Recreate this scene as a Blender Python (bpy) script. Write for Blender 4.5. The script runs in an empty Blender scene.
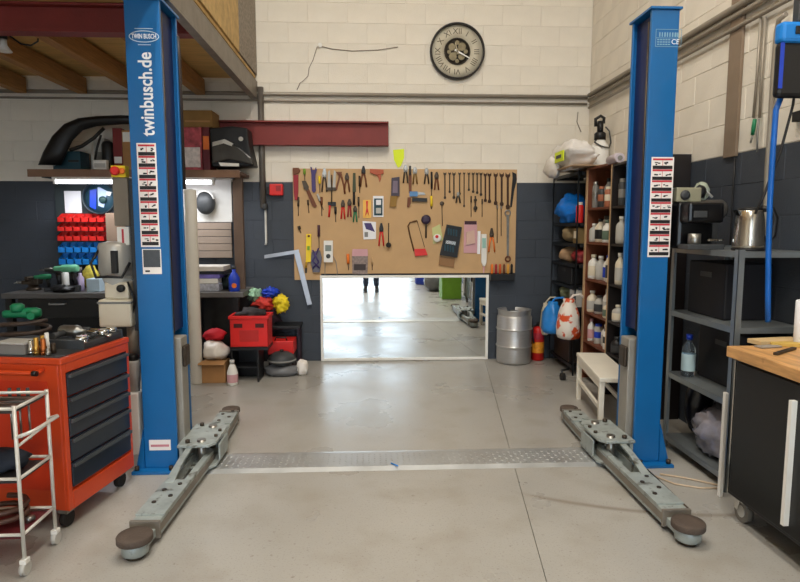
import bpy, bmesh, math, random
from mathutils import Vector, Matrix, noise
random.seed(7)
scene = bpy.context.scene
COL = scene.collection
PI = math.pi

# ------------------------------------------------------------------ camera
F, CX, CY, CAMH = 600.0, 400.0, 291.0, 1.47
PITCH, YAW = math.radians(6.18), math.radians(2.77)
cam_d = bpy.data.cameras.new('camera'); cam = bpy.data.objects.new('camera', cam_d); COL.objects.link(cam)
cam_d.sensor_fit = 'HORIZONTAL'; cam_d.sensor_width = 36.0; cam_d.lens = 36.0 * F / 800.0
cam_d.clip_start = 0.05; cam_d.clip_end = 200
cam.location = (0, 0, CAMH); cam.rotation_euler = (PI/2 - PITCH, 0, -YAW)
scene.camera = cam
cr = Vector((math.cos(YAW), -math.sin(YAW), 0))
cf = Vector((math.sin(YAW)*math.cos(PITCH), math.cos(YAW)*math.cos(PITCH), -math.sin(PITCH)))
cu = cr.cross(cf); CAM = Vector((0, 0, CAMH))
def ray(x, y): return cr*((x-CX)/F) + cu*((CY-y)/F) + cf
def PY(x, y, Y): d = ray(x, y); return CAM + d*(Y/d.y)          # pixel -> point on the plane Y
def PX(x, y, X): d = ray(x, y); return CAM + d*(X/d.x)          # pixel -> point on the plane X
def PZ(x, y, Z=0.0): d = ray(x, y); return CAM + d*((Z-CAMH)/d.z)  # pixel -> point at height Z

# ------------------------------------------------------------------ sky, lamps, exposure
D = 6.5         # back wall
XR = 2.35       # right wall
XL = -4.7       # left wall
YB = -7.0       # front of the garage (big open door behind the camera)
ZC = 6.2        # ceiling
world = bpy.data.worlds.new('daylight'); scene.world = world; world.use_nodes = True
bgn = world.node_tree.nodes['Background']; bgn.inputs[0].default_value = (0.72, 0.86, 1.0, 1); bgn.inputs[1].default_value = 7.0
scene.view_settings.view_transform = 'Standard'; scene.view_settings.look = 'None'
scene.view_settings.gamma = 1.0; scene.view_settings.use_curve_mapping = False
scene.view_settings.exposure = 0.0
LAMPS = [(-0.9, 2.4), (0.5, 2.4), (-0.9, -0.3), (0.5, -0.3), (-0.9, -3.0), (0.5, -3.0)]
LAMP_POWER = 74.0
LAMP_COL = (1.0, 0.945, 0.85)
LAMP_Z = 5.8

# ------------------------------------------------------------------ helpers
class MB:
    def __init__(s): s.v = []; s.f = []; s.s = []
    def add(s, vs, fs, smooth=False):
        o = len(s.v); s.v += [Vector(p) for p in vs]; s.f += [[i+o for i in q] for q in fs]; s.s += [smooth]*len(fs); return s
    def box(s, c, size, rz=0.0, rx=0.0, ry=0.0):
        h = [q/2 for q in size]; M = Matrix.Rotation(rz, 3, 'Z') @ Matrix.Rotation(ry, 3, 'Y') @ Matrix.Rotation(rx, 3, 'X'); c = Vector(c)
        vs = [c + M @ Vector((a*h[0], b*h[1], d*h[2])) for a in (-1, 1) for b in (-1, 1) for d in (-1, 1)]
        return s.add(vs, [(0,1,3,2),(4,6,7,5),(0,4,5,1),(2,3,7,6),(0,2,6,4),(1,5,7,3)])
    def bb(s, x0, x1, y0, y1, z0, z1):
        return s.box(((x0+x1)/2, (y0+y1)/2, (z0+z1)/2), (abs(x1-x0), abs(y1-y0), abs(z1-z0)))
    def loft(s, rings, caps=True, smooth=True, closed=True):
        n = len(rings[0]); vs = [p for r in rings for p in r]; fs = []
        for k in range(len(rings)-1):
            for i in range(n if closed else n-1):
                j = (i+1) % n; fs.append((k*n+i, k*n+j, (k+1)*n+j, (k+1)*n+i))
        o = len(s.v); s.add(vs, fs, smooth)
        if caps:
            s.f += [[o+i for i in reversed(range(n))], [o+(len(rings)-1)*n+i for i in range(n)]]; s.s += [False, False]
        return s
    def cyl(s, p0, p1, r0, r1=None, n=14, caps=True):
        p0, p1 = Vector(p0), Vector(p1); r1 = r0 if r1 is None else r1
        d = (p1-p0).normalized(); a = d.orthogonal().normalized(); b = d.cross(a)
        rg = lambda p, r: [p + (a*math.cos(2*PI*i/n) + b*math.sin(2*PI*i/n))*r for i in range(n)]
        return s.loft([rg(p0, r0), rg(p1, r1)], caps)
    def tube(s, pts, r, n=8, closed=False):
        P = [Vector(p) for p in pts]; m = len(P); R = r if isinstance(r, (list, tuple)) else [r]*m
        up = None; rings = []
        for i in range(m):
            t = (P[(i+1) % m] - P[i-1]) if closed else (P[min(i+1, m-1)] - P[max(i-1, 0)])
            t = t.normalized()
            if up is None: up = t.orthogonal().normalized()
            a = (up - t*up.dot(t)).normalized(); up = a; b = t.cross(a)
            rings.append([P[i] + (a*math.cos(2*PI*k/n) + b*math.sin(2*PI*k/n))*R[i] for k in range(n)])
        if closed: rings.append(rings[0])
        return s.loft(rings, not closed)
    def lathe(s, prof, n=24, o=(0, 0, 0), M=None, cap=True):
        o = Vector(o); M = M or Matrix.Identity(3)
        rings = [[o + M @ Vector((r*math.cos(2*PI*i/n), r*math.sin(2*PI*i/n), z)) for i in range(n)] for r, z in prof]
        return s.loft(rings, cap)
    def prism(s, poly, y0, y1):          # polygon in x,z pushed along y
        n = len(poly)
        ar = sum(poly[i][0]*poly[(i+1) % n][1] - poly[(i+1) % n][0]*poly[i][1] for i in range(n))
        if ar < 0: poly = poly[::-1]
        vs = [(x, y0, z) for x, z in poly] + [(x, y1, z) for x, z in poly]
        return s.add(vs, [list(range(n)), list(reversed(range(n, 2*n)))] + [((i+1) % n, i, n+i, n+(i+1) % n) for i in range(n)])
    def prismz(s, poly, z0, z1):         # polygon in x,y pushed along z
        n = len(poly)
        ar = sum(poly[i][0]*poly[(i+1) % n][1] - poly[(i+1) % n][0]*poly[i][1] for i in range(n))
        if ar < 0: poly = poly[::-1]
        vs = [(x, y, z0) for x, y in poly] + [(x, y, z1) for x, y in poly]
        return s.add(vs, [list(reversed(range(n))), list(range(n, 2*n))] + [(i, (i+1) % n, n+(i+1) % n, n+i) for i in range(n)])
    def blob(s, c, rad, seed=0, amp=.18, nu=20, nv=12, freq=1.6, flat=True):
        c = Vector(c); rad = Vector(rad); sd = Vector((seed*3.1, seed*1.7, seed*5.3)); rings = []
        for j in range(nv+1):
            th = PI*(j+.02)/(nv+.04); r = []
            for i in range(nu):
                ph = 2*PI*i/nu; d = Vector((math.sin(th)*math.cos(ph), math.sin(th)*math.sin(ph), -math.cos(th)))
                k = 1 + amp*noise.noise(d*freq + sd) + amp*.6*noise.noise(d*freq*2.7 + sd) + amp*.35*noise.noise(d*freq*6+sd)
                p = Vector((d.x*rad.x, d.y*rad.y, d.z*rad.z))*k
                if flat: p.z = max(p.z, -rad.z*.8)
                r.append(c + p)
            rings.append(r)
        return s.loft(rings, True)
    def pillow(s, c, size, seed=0, amp=.05, e=.45, nu=32, nv=18):
        c = Vector(c); sd = Vector((seed*3.1, seed*1.7, seed*5.3)); rings = []
        sg = lambda v, k: math.copysign(abs(v)**k, v)
        for j in range(nv+1):
            th = -PI/2 + PI*(j+.02)/(nv+.04); r = []
            for i in range(nu):
                ph = 2*PI*i/nu; d = Vector((sg(math.cos(th), .7)*sg(math.cos(ph), e), sg(math.cos(th), .7)*sg(math.sin(ph), e), sg(math.sin(th), .8)))
                k = 1 + amp*noise.noise(d*2 + sd) + amp*noise.noise(d*5 + sd)
                edge = max(abs(d.x), abs(d.y)); zz = d.z*(1.0 - .55*max(0, edge-.55)/.45)
                r.append(c + Vector((d.x*size[0]/2, d.y*size[1]/2, zz*size[2]/2))*k)
            rings.append(r)
        return s.loft(rings, True)
    def bag(s, w, d, h, seed=0, amp=.1):       # tied carrier bag standing on z = 0
        sd = Vector((seed*2.3, seed*.9, seed*4.1)); rings = []
        for z, k in ((0, .55), (.03, .85), (.12, 1.0), (.3, 1.04), (.5, .98), (.66, .9), (.78, .78), (.88, .62), (.95, .48), (1.0, .5), (1.03, .44)):
            r = []
            for i in range(26):
                a = 2*PI*i/26; dv = Vector((math.cos(a), math.sin(a), z*2.5)); q = k*(1 + amp*noise.noise(dv*1.6+sd) + amp*.8*noise.noise(dv*4+sd))
                r.append(Vector((math.cos(a)*q*w/2, math.sin(a)*q*d/2, z*h)))
            rings.append(r)
        return s.loft(rings, True)
    def xf(s, M):
        s.v = [M @ p for p in s.v]; return s
    def mesh(s, name):
        m = bpy.data.meshes.new(name); m.from_pydata([tuple(p) for p in s.v], [], s.f)
        m.polygons.foreach_set('use_smooth', s.s); m.update(); return m
    def build(s, name, mt, parent=None, bevel=0.0, seg=2):
        off = Vector((0, 0, 0))
        if parent is None and s.v:
            lo = [min(p[k] for p in s.v) for k in range(3)]; hi = [max(p[k] for p in s.v) for k in range(3)]
            off = Vector(((lo[0]+hi[0])/2, (lo[1]+hi[1])/2, lo[2])); s.v = [p-off for p in s.v]
        o = bpy.data.objects.new(name, s.mesh(name)); o.location = off; COL.objects.link(o)
        if mt is not None: o.data.materials.append(mt)
        o.parent = parent
        if bevel:
            b = o.modifiers.new('bevel', 'BEVEL'); b.width = bevel; b.segments = seg; b.limit_method = 'ANGLE'; b.angle_limit = math.radians(40)
        return o

def tag(o, label=None, cat=None, group=None, kind=None):
    for k, v in (('label', label), ('category', cat), ('group', group), ('kind', kind)):
        if v: o[k] = v
    return o
def T(name, label, cat, loc=(0, 0, 0), rz=0.0, group=None, rot=None):
    o = bpy.data.objects.new(name, None); COL.objects.link(o); o.location = loc
    o.rotation_euler = rot if rot else (0, 0, rz); o.empty_display_size = .05
    return tag(o, label, cat, group)
def S(o): o['kind'] = 'structure'; return o
def copy_tree(o, parent=None):
    c = o.copy(); COL.objects.link(c); c.parent = parent
    for ch in list(o.children): copy_tree(ch, c)
    return c
def text_mesh(body, size, name, mt, parent, M, align='CENTER', bold=0.0, depth=.0006):
    cu_ = bpy.data.curves.new(name, 'FONT'); cu_.body = body; cu_.size = size; cu_.align_x = align; cu_.align_y = 'CENTER'
    cu_.offset = bold; cu_.extrude = depth; cu_.resolution_u = 3
    t = bpy.data.objects.new(name, cu_); COL.objects.link(t)
    dg = bpy.context.evaluated_depsgraph_get(); dg.update()
    me = bpy.data.meshes.new_from_object(t.evaluated_get(dg)); me.name = name
    bpy.data.objects.remove(t); bpy.data.curves.remove(cu_)
    me.transform(M); me.materials.clear(); me.materials.append(mt)
    o = bpy.data.objects.new(name, me); COL.objects.link(o); o.parent = parent; return o

# ------------------------------------------------------------------ materials
def lin(c):
    out = []
    for q in c[:3]:
        q /= 255.0; out.append(q/12.92 if q <= .04045 else ((q+.055)/1.055)**2.4)
    return out
_mc = {}
def mat(name, col, rough=.5, metal=0.0, var=.10, scale=6.0, bump=0.0, bscale=80.0, trans=0.0, coat=0.0, alpha=1.0, stretch=None, ior=1.45, rvar=0.0):
    if name in _mc: return _mc[name]
    m = bpy.data.materials.new(name); m.use_nodes = True; nt = m.node_tree; b = nt.nodes['Principled BSDF']; _mc[name] = m
    c = lin(col); b.inputs['Roughness'].default_value = rough; b.inputs['Metallic'].default_value = metal
    b.inputs['Transmission Weight'].default_value = trans; b.inputs['Coat Weight'].default_value = coat; b.inputs['Alpha'].default_value = alpha
    b.inputs['IOR'].default_value = ior
    b.inputs['Base Color'].default_value = (*c, 1)
    tc = nt.nodes.new('ShaderNodeTexCoord'); mp = nt.nodes.new('ShaderNodeMapping'); nt.links.new(tc.outputs['Object'], mp.inputs[0])
    if stretch: mp.inputs['Scale'].default_value = stretch
    if var or rvar:
        n = nt.nodes.new('ShaderNodeTexNoise'); n.inputs['Scale'].default_value = scale; n.inputs['Detail'].default_value = 5; nt.links.new(mp.outputs[0], n.inputs[0])
        if var:
            r = nt.nodes.new('ShaderNodeMapRange'); r.inputs[1].default_value = .3; r.inputs[2].default_value = .7; nt.links.new(n.outputs[0], r.inputs[0])
            mx = nt.nodes.new('ShaderNodeMix'); mx.data_type = 'RGBA'; nt.links.new(r.outputs[0], mx.inputs[0])
            mx.inputs[6].default_value = (*[q*(1-var) for q in c], 1); mx.inputs[7].default_value = (*[min(1, q*(1+var)) for q in c], 1)
            nt.links.new(mx.outputs[2], b.inputs['Base Color'])
        if rvar:
            r2 = nt.nodes.new('ShaderNodeMapRange'); r2.inputs[1].default_value = .3; r2.inputs[2].default_value = .7; r2.inputs[3].default_value = max(.02, rough-rvar); r2.inputs[4].default_value = min(1, rough+rvar)
            nt.links.new(n.outputs[0], r2.inputs[0]); nt.links.new(r2.outputs[0], b.inputs['Roughness'])
    if bump:
        n2 = nt.nodes.new('ShaderNodeTexNoise'); n2.inputs['Scale'].default_value = bscale; n2.inputs['Detail'].default_value = 3; nt.links.new(mp.outputs[0], n2.inputs[0])
        bp_ = nt.nodes.new('ShaderNodeBump'); bp_.inputs['Strength'].default_value = bump; bp_.inputs['Distance'].default_value = .01
        nt.links.new(n2.outputs[0], bp_.inputs['Height']); nt.links.new(bp_.outputs[0], b.inputs['Normal'])
    return m
def emit(name, col, st):
    m = bpy.data.materials.new(name); m.use_nodes = True; b = m.node_tree.nodes['Principled BSDF']
    b.inputs['Base Color'].default_value = (*lin(col), 1); b.inputs['Emission Color'].default_value = (*lin(col), 1); b.inputs['Emission Strength'].default_value = st; return m
def speckle(m, col, scale, lo, hi):      # blotches of dirt or print with a shape of their own
    nt = m.node_tree; b = nt.nodes['Principled BSDF']; l = b.inputs['Base Color'].links
    src = l[0].from_socket if l else None
    tc = nt.nodes.new('ShaderNodeTexCoord'); n = nt.nodes.new('ShaderNodeTexNoise'); n.inputs['Scale'].default_value = scale; n.inputs['Detail'].default_value = 6
    nt.links.new(tc.outputs['Object'], n.inputs[0]); r = nt.nodes.new('ShaderNodeMapRange'); r.inputs[1].default_value = lo; r.inputs[2].default_value = hi
    nt.links.new(n.outputs[0], r.inputs[0]); mx = nt.nodes.new('ShaderNodeMix'); mx.data_type = 'RGBA'; nt.links.new(r.outputs[0], mx.inputs[0])
    if src: nt.links.new(src, mx.inputs[6])
    else: mx.inputs[6].default_value = b.inputs['Base Color'].default_value
    mx.inputs[7].default_value = (*lin(col), 1); nt.links.new(mx.outputs[2], b.inputs['Base Color']); return m

WHITEWALL = mat('block_white_paint', (226, 219, 206), .75, var=.06, scale=3, bump=.35, bscale=90)
MORTAR_W = mat('joint_white_paint', (212, 204, 191), .85, var=.08, bump=.3)
GREYWALL = mat('wall_slate_paint', (60, 66, 75), .6, var=.10, scale=3, bump=.25, bscale=70)
MORTAR_G = mat('joint_slate_paint', (58, 66, 78), .7, var=.08)
BLUE = mat('lift_blue_enamel', (14, 98, 160), .38, var=.05, scale=4, coat=.15)
BLUE_SHADE = mat('lift_shaded_inside', (16, 34, 84), .5, var=.1)  # post blue with the shade of the channel put into the colour
ARM = mat('lift_arm_grey', (162, 170, 168), .45, metal=.25, var=.16, scale=14); speckle(ARM, (95, 92, 84), 16, .58, .7)
RUBBER = mat('black_rubber', (34, 32, 31), .8, var=.2, bump=.3)
PADTOP = mat('worn_rubber_pad', (84, 72, 64), .85, var=.2, bump=.4)
STEEL = mat('tool_steel', (150, 148, 142), .35, metal=.9, var=.15, scale=20)
DSTEEL = mat('dark_tool_steel', (72, 62, 52), .45, metal=.6, var=.25, scale=25)
CHROME = mat('chrome', (215, 213, 208), .16, metal=1.0, var=.05)
GALV = mat('galvanised_steel', (136, 128, 118), .5, metal=.5, var=.14, scale=12)
PIPE = mat('conduit_grey', (150, 142, 130), .45, metal=.3, var=.08)
BLACK = mat('black_plastic', (22, 22, 24), .45, var=.15)
BLACKM = mat('black_metal_paint', (24, 26, 28), .35, var=.1)
DGREY = mat('dark_grey_plastic', (58, 60, 62), .5, var=.12)
GREY = mat('mid_grey_plastic', (128, 126, 122), .5, var=.1)
LGREY = mat('light_grey_plastic', (186, 184, 178), .5, var=.08)
WHITE = mat('white_plastic', (232, 230, 224), .45, var=.04)
CREAM = mat('cream_paint', (222, 212, 190), .5, var=.05)
PAPER = mat('white_paper', (236, 236, 240), .8, var=.03)
RED = mat('red_paint', (196, 28, 26), .42, var=.08)
REDP = mat('red_plastic', (214, 38, 34), .4, var=.1)
CRIM = mat('crimson_grip', (152, 26, 40), .5, var=.1)
ORANGE = mat('orange_red_enamel', (208, 70, 28), .32, var=.05, coat=.2)
ORNG = mat('orange_plastic', (236, 120, 40), .45, var=.06)
YELL = mat('yellow_plastic', (240, 206, 30), .45, var=.06)
NEON = mat('fluorescent_yellow_card', (222, 240, 40), .6, var=.04)
NAVY = mat('drawer_navy_enamel', (30, 40, 54), .3, var=.08, coat=.2)
SLATE = mat('drawer_grip_grey', (84, 88, 92), .35, metal=.4, var=.06)
SKY = mat('bright_blue_plastic', (26, 128, 214), .4, var=.1)
COBALT = mat('cobalt_blue', (30, 66, 190), .4, var=.1)
TEAL = mat('teal_dark', (24, 66, 80), .5, var=.12)
GREEN = mat('green_plastic', (18, 120, 78), .45, var=.12)
LIME = mat('lime_green', (120, 170, 50), .5, var=.1)
PURP = mat('purple_grip', (66, 52, 110), .5, var=.1)
PINK = mat('pink_card', (206, 158, 164), .6, var=.06)
BROWN = mat('brown_grip', (112, 62, 34), .55, var=.15)
REDBEAM = mat('red_oxide_beam', (124, 44, 40), .55, var=.12, scale=4, bump=.15)
MDF = mat('hardboard_tan', (196, 160, 116), .7, var=.05, scale=5, bump=.1, bscale=200)
WOOD = mat('joist_pine', (168, 122, 70), .65, var=.22, scale=4, stretch=(18, 1.2, 18), bump=.2)
DECK = mat('deck_plywood', (206, 168, 104), .65, var=.14, scale=3, stretch=(1, 6, 1))
TOPWOOD = mat('worktop_wood', (196, 148, 94), .5, var=.28, scale=5, stretch=(8, 1.2, 8)); speckle(TOPWOOD, (110, 66, 34), 7, .62, .72)
BOOKW = mat('bookcase_brown_wood', (112, 62, 40), .5, var=.2, scale=5, stretch=(8, 8, 1.2))
EDGEW = mat('bookcase_pale_edge', (196, 164, 126), .55, var=.12)
CARD = mat('cardboard', (172, 128, 82), .8, var=.1)
TAUPE = mat('taupe_steel_column', (134, 116, 98), .5, var=.1)
GLASSB = mat('clear_bottle_plastic', (205, 222, 235), .08, trans=.92, var=0, ior=1.3)
BAGW = mat('white_plastic_bag', (232, 226, 218), .35, var=.06, scale=10, bump=.5, bscale=18)
BAGB = mat('blue_plastic_bag', (20, 110, 200), .25, var=.2, scale=10, bump=.6, bscale=16)
BAGS = mat('silver_plastic_bag', (158, 156, 168), .22, metal=.35, var=.25, scale=9, bump=.8, bscale=14)
BAGK = mat('grey_rubbish_bag', (104, 104, 106), .4, var=.15, bump=.5, bscale=16)
RACK = mat('rack_grey_steel', (140, 146, 148), .32, metal=.55, var=.1)
KEG = mat('keg_brushed_steel', (186, 184, 182), .42, metal=.75, var=.06, scale=8, stretch=(1, 1, 20))
GOLD = mat('brass', (206, 160, 78), .3, metal=.9, var=.1)
DENIM = mat('dark_denim', (46, 58, 82), .85, var=.15, bump=.2)
SKIN = mat('skin', (206, 158, 130), .55, var=.05)
JACKET = mat('grey_jersey', (92, 94, 98), .85, var=.1)
# ------------------------------------------------------------------ room shell
FLOORM = mat('floor_sealed_concrete', (164, 161, 155), .33, var=.07, scale=1.6, bump=.08, bscale=120, rvar=.10)
speckle(FLOORM, (152, 146, 136), 4.0, .5, .8); speckle(FLOORM, (126, 119, 109), 34, .66, .78); speckle(FLOORM, (140, 134, 124), 110, .58, .72)
def floor_marks(m):                      # curved tyre mark worn into the concrete
    nt = m.node_tree; b = nt.nodes['Principled BSDF']; src = b.inputs['Base Color'].links[0].from_socket
    g = nt.nodes.new('ShaderNodeNewGeometry'); d = nt.nodes.new('ShaderNodeVectorMath'); d.operation = 'DISTANCE'; d.inputs[1].default_value = (1.9, 4.9, 0)
    nt.links.new(g.outputs['Position'], d.inputs[0])
    s1 = nt.nodes.new('ShaderNodeMath'); s1.operation = 'SUBTRACT'; s1.inputs[1].default_value = 2.06; nt.links.new(d.outputs['Value'], s1.inputs[0])
    a = nt.nodes.new('ShaderNodeMath'); a.operation = 'ABSOLUTE'; nt.links.new(s1.outputs[0], a.inputs[0])
    r = nt.nodes.new('ShaderNodeMapRange'); r.inputs[1].default_value = .004; r.inputs[2].default_value = .03; r.inputs[3].default_value = .55; r.inputs[4].default_value = 0; nt.links.new(a.outputs[0], r.inputs[0])
    sx = nt.nodes.new('ShaderNodeSeparateXYZ'); nt.links.new(g.outputs['Position'], sx.inputs[0])
    k = nt.nodes.new('ShaderNodeMapRange'); k.inputs[1].default_value = .75; k.inputs[2].default_value = .95; nt.links.new(sx.outputs[0], k.inputs[0])
    k2 = nt.nodes.new('ShaderNodeMapRange'); k2.inputs[1].default_value = 3.3; k2.inputs[2].default_value = 3.1; nt.links.new(sx.outputs[1], k2.inputs[0])
    m1 = nt.nodes.new('ShaderNodeMath'); m1.operation = 'MULTIPLY'; nt.links.new(r.outputs[0], m1.inputs[0]); nt.links.new(k.outputs[0], m1.inputs[1])
    m2 = nt.nodes.new('ShaderNodeMath'); m2.operation = 'MULTIPLY'; nt.links.new(m1.outputs[0], m2.inputs[0]); nt.links.new(k2.outputs[0], m2.inputs[1])
    mx = nt.nodes.new('ShaderNodeMix'); mx.data_type = 'RGBA'; nt.links.new(m2.outputs[0], mx.inputs[0]); nt.links.new(src, mx.inputs[6]); mx.inputs[7].default_value = (*lin((112, 98, 82)), 1)
    nt.links.new(mx.outputs[2], b.inputs['Base Color'])
floor_marks(FLOORM)
jx = lambda y: .43 + .128*y                # saw-cut joint between the two floor slabs
floor = S(MB().bb(XL-.1, XR+.1, YB, D+.1, -.2, -.012).build('floor', mat('joint_dirt', (128, 120, 110), .9)))
for nm, poly in (('slab', [(XL, YB), (jx(YB)-.0018, YB), (jx(D)-.0018, D+.05), (XL-.05, D+.05)]), ('slab', [(jx(YB)+.0018, YB), (XR+.05, YB), (XR+.05, D+.05), (jx(D)+.0018, D+.05)])):
    mb = MB().prismz([(x-floor.location.x, y-floor.location.y) for x, y in poly], -.03+.2, 0+.2); mb.build(nm, FLOORM, floor)

CH, CW = .203, .406                         # block course height and length
ZP = 1.935                                  # top of the slate paint
def block_mesh(mt, along):
    w, h, c, t = CW-.003, CH-.003, .003, .03
    q = lambda x, z, y: Vector((x, y, z)) if along == 'x' else Vector((y, -x, z))
    vs = []
    for y, i in ((t, 0), (c, 0), (0, c)):
        vs += [q(sx*(w/2-i), sz*(h/2-i), y) for sx, sz in ((-1, -1), (1, -1), (1, 1), (-1, 1))]
    fs = [(8, 9, 10, 11)] + [(k*4+i, k*4+(i+1) % 4, k*4+4+(i+1) % 4, k*4+4+i) for k in (0, 1) for i in range(4)]
    b = MB(); b.add(vs, fs); me = b.mesh('block'); me.materials.append(mt); return me, b
def block_wall(name, along, lo, hi, keep, plane, ztop):
    # slab of joints behind the blocks, then the blocks course by course
    if along == 'x':
        wall = S(MB().bb(lo-.25, hi+.25, plane+.0035, plane+.25, 0, ztop).build(name, MORTAR_W))
    else:
        wall = S(MB().bb(plane+.0035, plane+.25, lo-.25, hi+.003, 0, ztop).build(name, MORTAR_W))
    L = wall.location
    pt = MB(); s_ = .0025
    if along == 'x': pt.bb(lo, hi, plane+s_, plane+.02, 0, ZP-.002)
    else: pt.bb(plane+s_, plane+.02, lo, hi, 0, ZP-.002)
    pt.xf(Matrix.Translation(-L)).build('painted_base', GREYWALL, wall)
    meW, bW = block_mesh(WHITEWALL, along)
    restW, restG = MB(), MB()
    for k in range(-10, int((ztop-ZP)/CH)+1):
        z = ZP + CH*(k+.5)
        if z < .06: continue
        o = lo - (CW/2 if k % 2 else 0) + CW/2
        while o < hi + CW/2:
            c0, c1 = max(lo, o-CW/2), min(hi, o+CW/2)
            if c1-c0 > .03:
                oo = (c0+c1)/2; sc_ = (c1-c0)/CW; Sm = Matrix.Diagonal((sc_, 1, 1)) if along == 'x' else Matrix.Diagonal((1, sc_, 1))
                p = Vector((oo, plane, z)) if along == 'x' else Vector((plane, oo, z))
                jit = random.uniform(-.0012, .0012)
                if along == 'x': p.y += jit
                else: p.x += jit
                if k >= 0 and keep(oo, z):
                    ob = bpy.data.objects.new('block', meW); COL.objects.link(ob); ob.parent = wall; ob.location = p - L; ob.scale = (sc_, 1, 1) if along == 'x' else (1, sc_, 1)
                else:
                    (restW if k >= 0 else restG).add([Sm @ v + p - L for v in bW.v], bW.f)
            o += CW
    for r, mt in ((restW, WHITEWALL), (restG, GREYWALL)):
        if r.v:
            ob = r.build('block_courses', mt, wall); ob['kind'] = 'stuff'
    return wall
wb = block_wall('wall_back', 'x', XL, XR, lambda x, z: z < 3.9 and x > -4.2, D, ZC)
wr_ = block_wall('wall_right', 'y', YB, D+.0, lambda y, z: y > 3.0 and z < 1.55+.375*y, XR, ZC)
S(MB().bb(XL-.25, XL, YB, D+.25, 0, ZC).build('wall_left', WHITEWALL))
fw = MB().bb(XL-.25, -2.3, YB-.25, YB, 0, ZC).bb(1.3, XR+.25, YB-.25, YB, 0, ZC).bb(-2.3, 1.3, YB-.25, YB, 3.9, ZC)
S(fw.build('wall_front', WHITEWALL))
S(MB().bb(XL-.25, XR+.25, YB-.25, D+.25, ZC, ZC+.2).build('ceiling', mat('ceiling_panel', (214, 208, 198), .8)))
S(MB().bb(-14, 12, -24, YB, -.2, -.02).build('ground_outside', mat('forecourt_paving', (170, 168, 164), .8, bump=.2)))

# ceiling lamps: housing, tube pair and the light they give
lamp0 = None
for i, (x, y) in enumerate(LAMPS):
    t = T('ceiling_lamp', 'long white ceiling tube lamp %s, %s side' % (('over the lift', 'over the person with the phone', 'near the open door')[i//2], ('tool chest', 'metal rack')[i % 2]), 'lamp', (x, y, LAMP_Z), 0, 'tube lamps below the ceiling')
    MB().bb(-.11, .11, -.76, .76, .06, .12).build('housing', WHITE, t, .004)
    for s in (-1, 1): MB().cyl((.05*s, -.74, .03), (.05*s, .74, .03), .014).build('tube', emit('lamp_tube_glow', (255, 244, 226), 4.0) if not lamp0 else lamp0, t)
    lamp0 = lamp0 or t.children[1].data.materials[0]
    for s in (-1, 1): MB().cyl((0, .6*s, .12), (0, .6*s, ZC-LAMP_Z), .004, n=6).build('wire', GALV, t)
    ld = bpy.data.lights.new('tube_light', 'AREA'); ld.shape = 'RECTANGLE'; ld.size = .2; ld.size_y = 1.5; ld.energy = LAMP_POWER; ld.color = LAMP_COL
    lo = bpy.data.objects.new('tube_light', ld); COL.objects.link(lo); lo.parent = t; lo.location = (0, 0, .0)

# ------------------------------------------------------------------ mezzanine
YRB = 4.43                                    # red cross beam
def ibeam(mb, x0, x1, y, z0, z1, w=.12, tf=.018, tw=.014):
    mb.bb(x0, x1, y-w/2, y+w/2, z0, z0+tf).bb(x0, x1, y-w/2, y+w/2, z1-tf, z1).bb(x0, x1, y-tw/2, y+tw/2, z0+tf, z1-tf); return mb
tag(ibeam(MB(), XL, -1.24, YRB, 2.79, 2.985).build('steel_beam', REDBEAM, None, .002), 'red oxide steel beam carrying the wooden joists of the mezzanine', 'beam')
tag(ibeam(MB(), -2.35, .19, D-.062, 2.305, 2.55).build('steel_beam', REDBEAM, None, .002), 'red oxide steel beam fixed flat along the back wall above the tool board', 'beam')
gb = MB().bb(-1.235, -1.17, -1.0, D, 2.78, 2.797).bb(-1.235, -1.17, -1.0, D, 2.943, 2.96).bb(-1.183, -1.17, -1.0, D, 2.797, 2.943)
tag(gb.build('steel_beam', GALV, None, .0015), 'grey galvanised channel beam along the open edge of the mezzanine', 'beam')
for px, nth in ((25, 'fourth'), (85, 'third'), (143, 'second'), (202, 'first')):
    x = PY(px, 90, D).x
    tag(MB().bb(x-.045, x+.045, YRB+.07, D-.055, 2.81, 2.965).build('joist', WOOD, None, .003), nth + ' wooden mezzanine joist from the grey channel beam, running to the red beam', 'joist', 'joists under the mezzanine')
dk = S(T('mezzanine_floor', None, None, (-2.95, 0, 2.99)))
n = 13
for k in range(n):
    y0 = -1.0 + k*(D+.98)/n; y1 = -1.0 + (k+1)*(D+.98)/n - .006
    MB().bb(-1.7, 1.765, y0, y1, 0, .03).build('board', DECK, dk, .002)
sp = S(T('wall_mezzanine', None, None, (-1.2, 0, 2.965)))
MB().bb(-.03, .03, 2.2, 5.65, .06, 1.9).build('panel', mat('osb_panel', (196, 164, 108), .75, var=.2, scale=14), sp)
MB().bb(-.03, .03, 5.66, 6.49, .06, 1.9).build('panel', mat('grey_roughcast_panel', (150, 140, 128), .9, var=.3, scale=40, bump=.6, bscale=60), sp)
# lamp with a cable hanging under the joists at the far left
t = T('work_lamp', 'white clip-on work lamp hanging under the mezzanine joists', 'lamp', PY(4, 48, 4.6))
MB().lathe([(.02, .06), (.022, .02), (.05, -.02), (.052, -.024)], 18).build('shade', WHITE, t)
MB().lathe([(.02, .11), (.026, .1), (.028, .065)], 14).build('socket', BLACK, t)
MB().tube([(.02, 0, .1), (.06, 0, .075), (.12, 0, .03), (.19, 0, .02), (.24, 0, .05), (.245, 0, .1), (.22, 0, .135)], .006).build('cable', BLACK, t)
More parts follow.
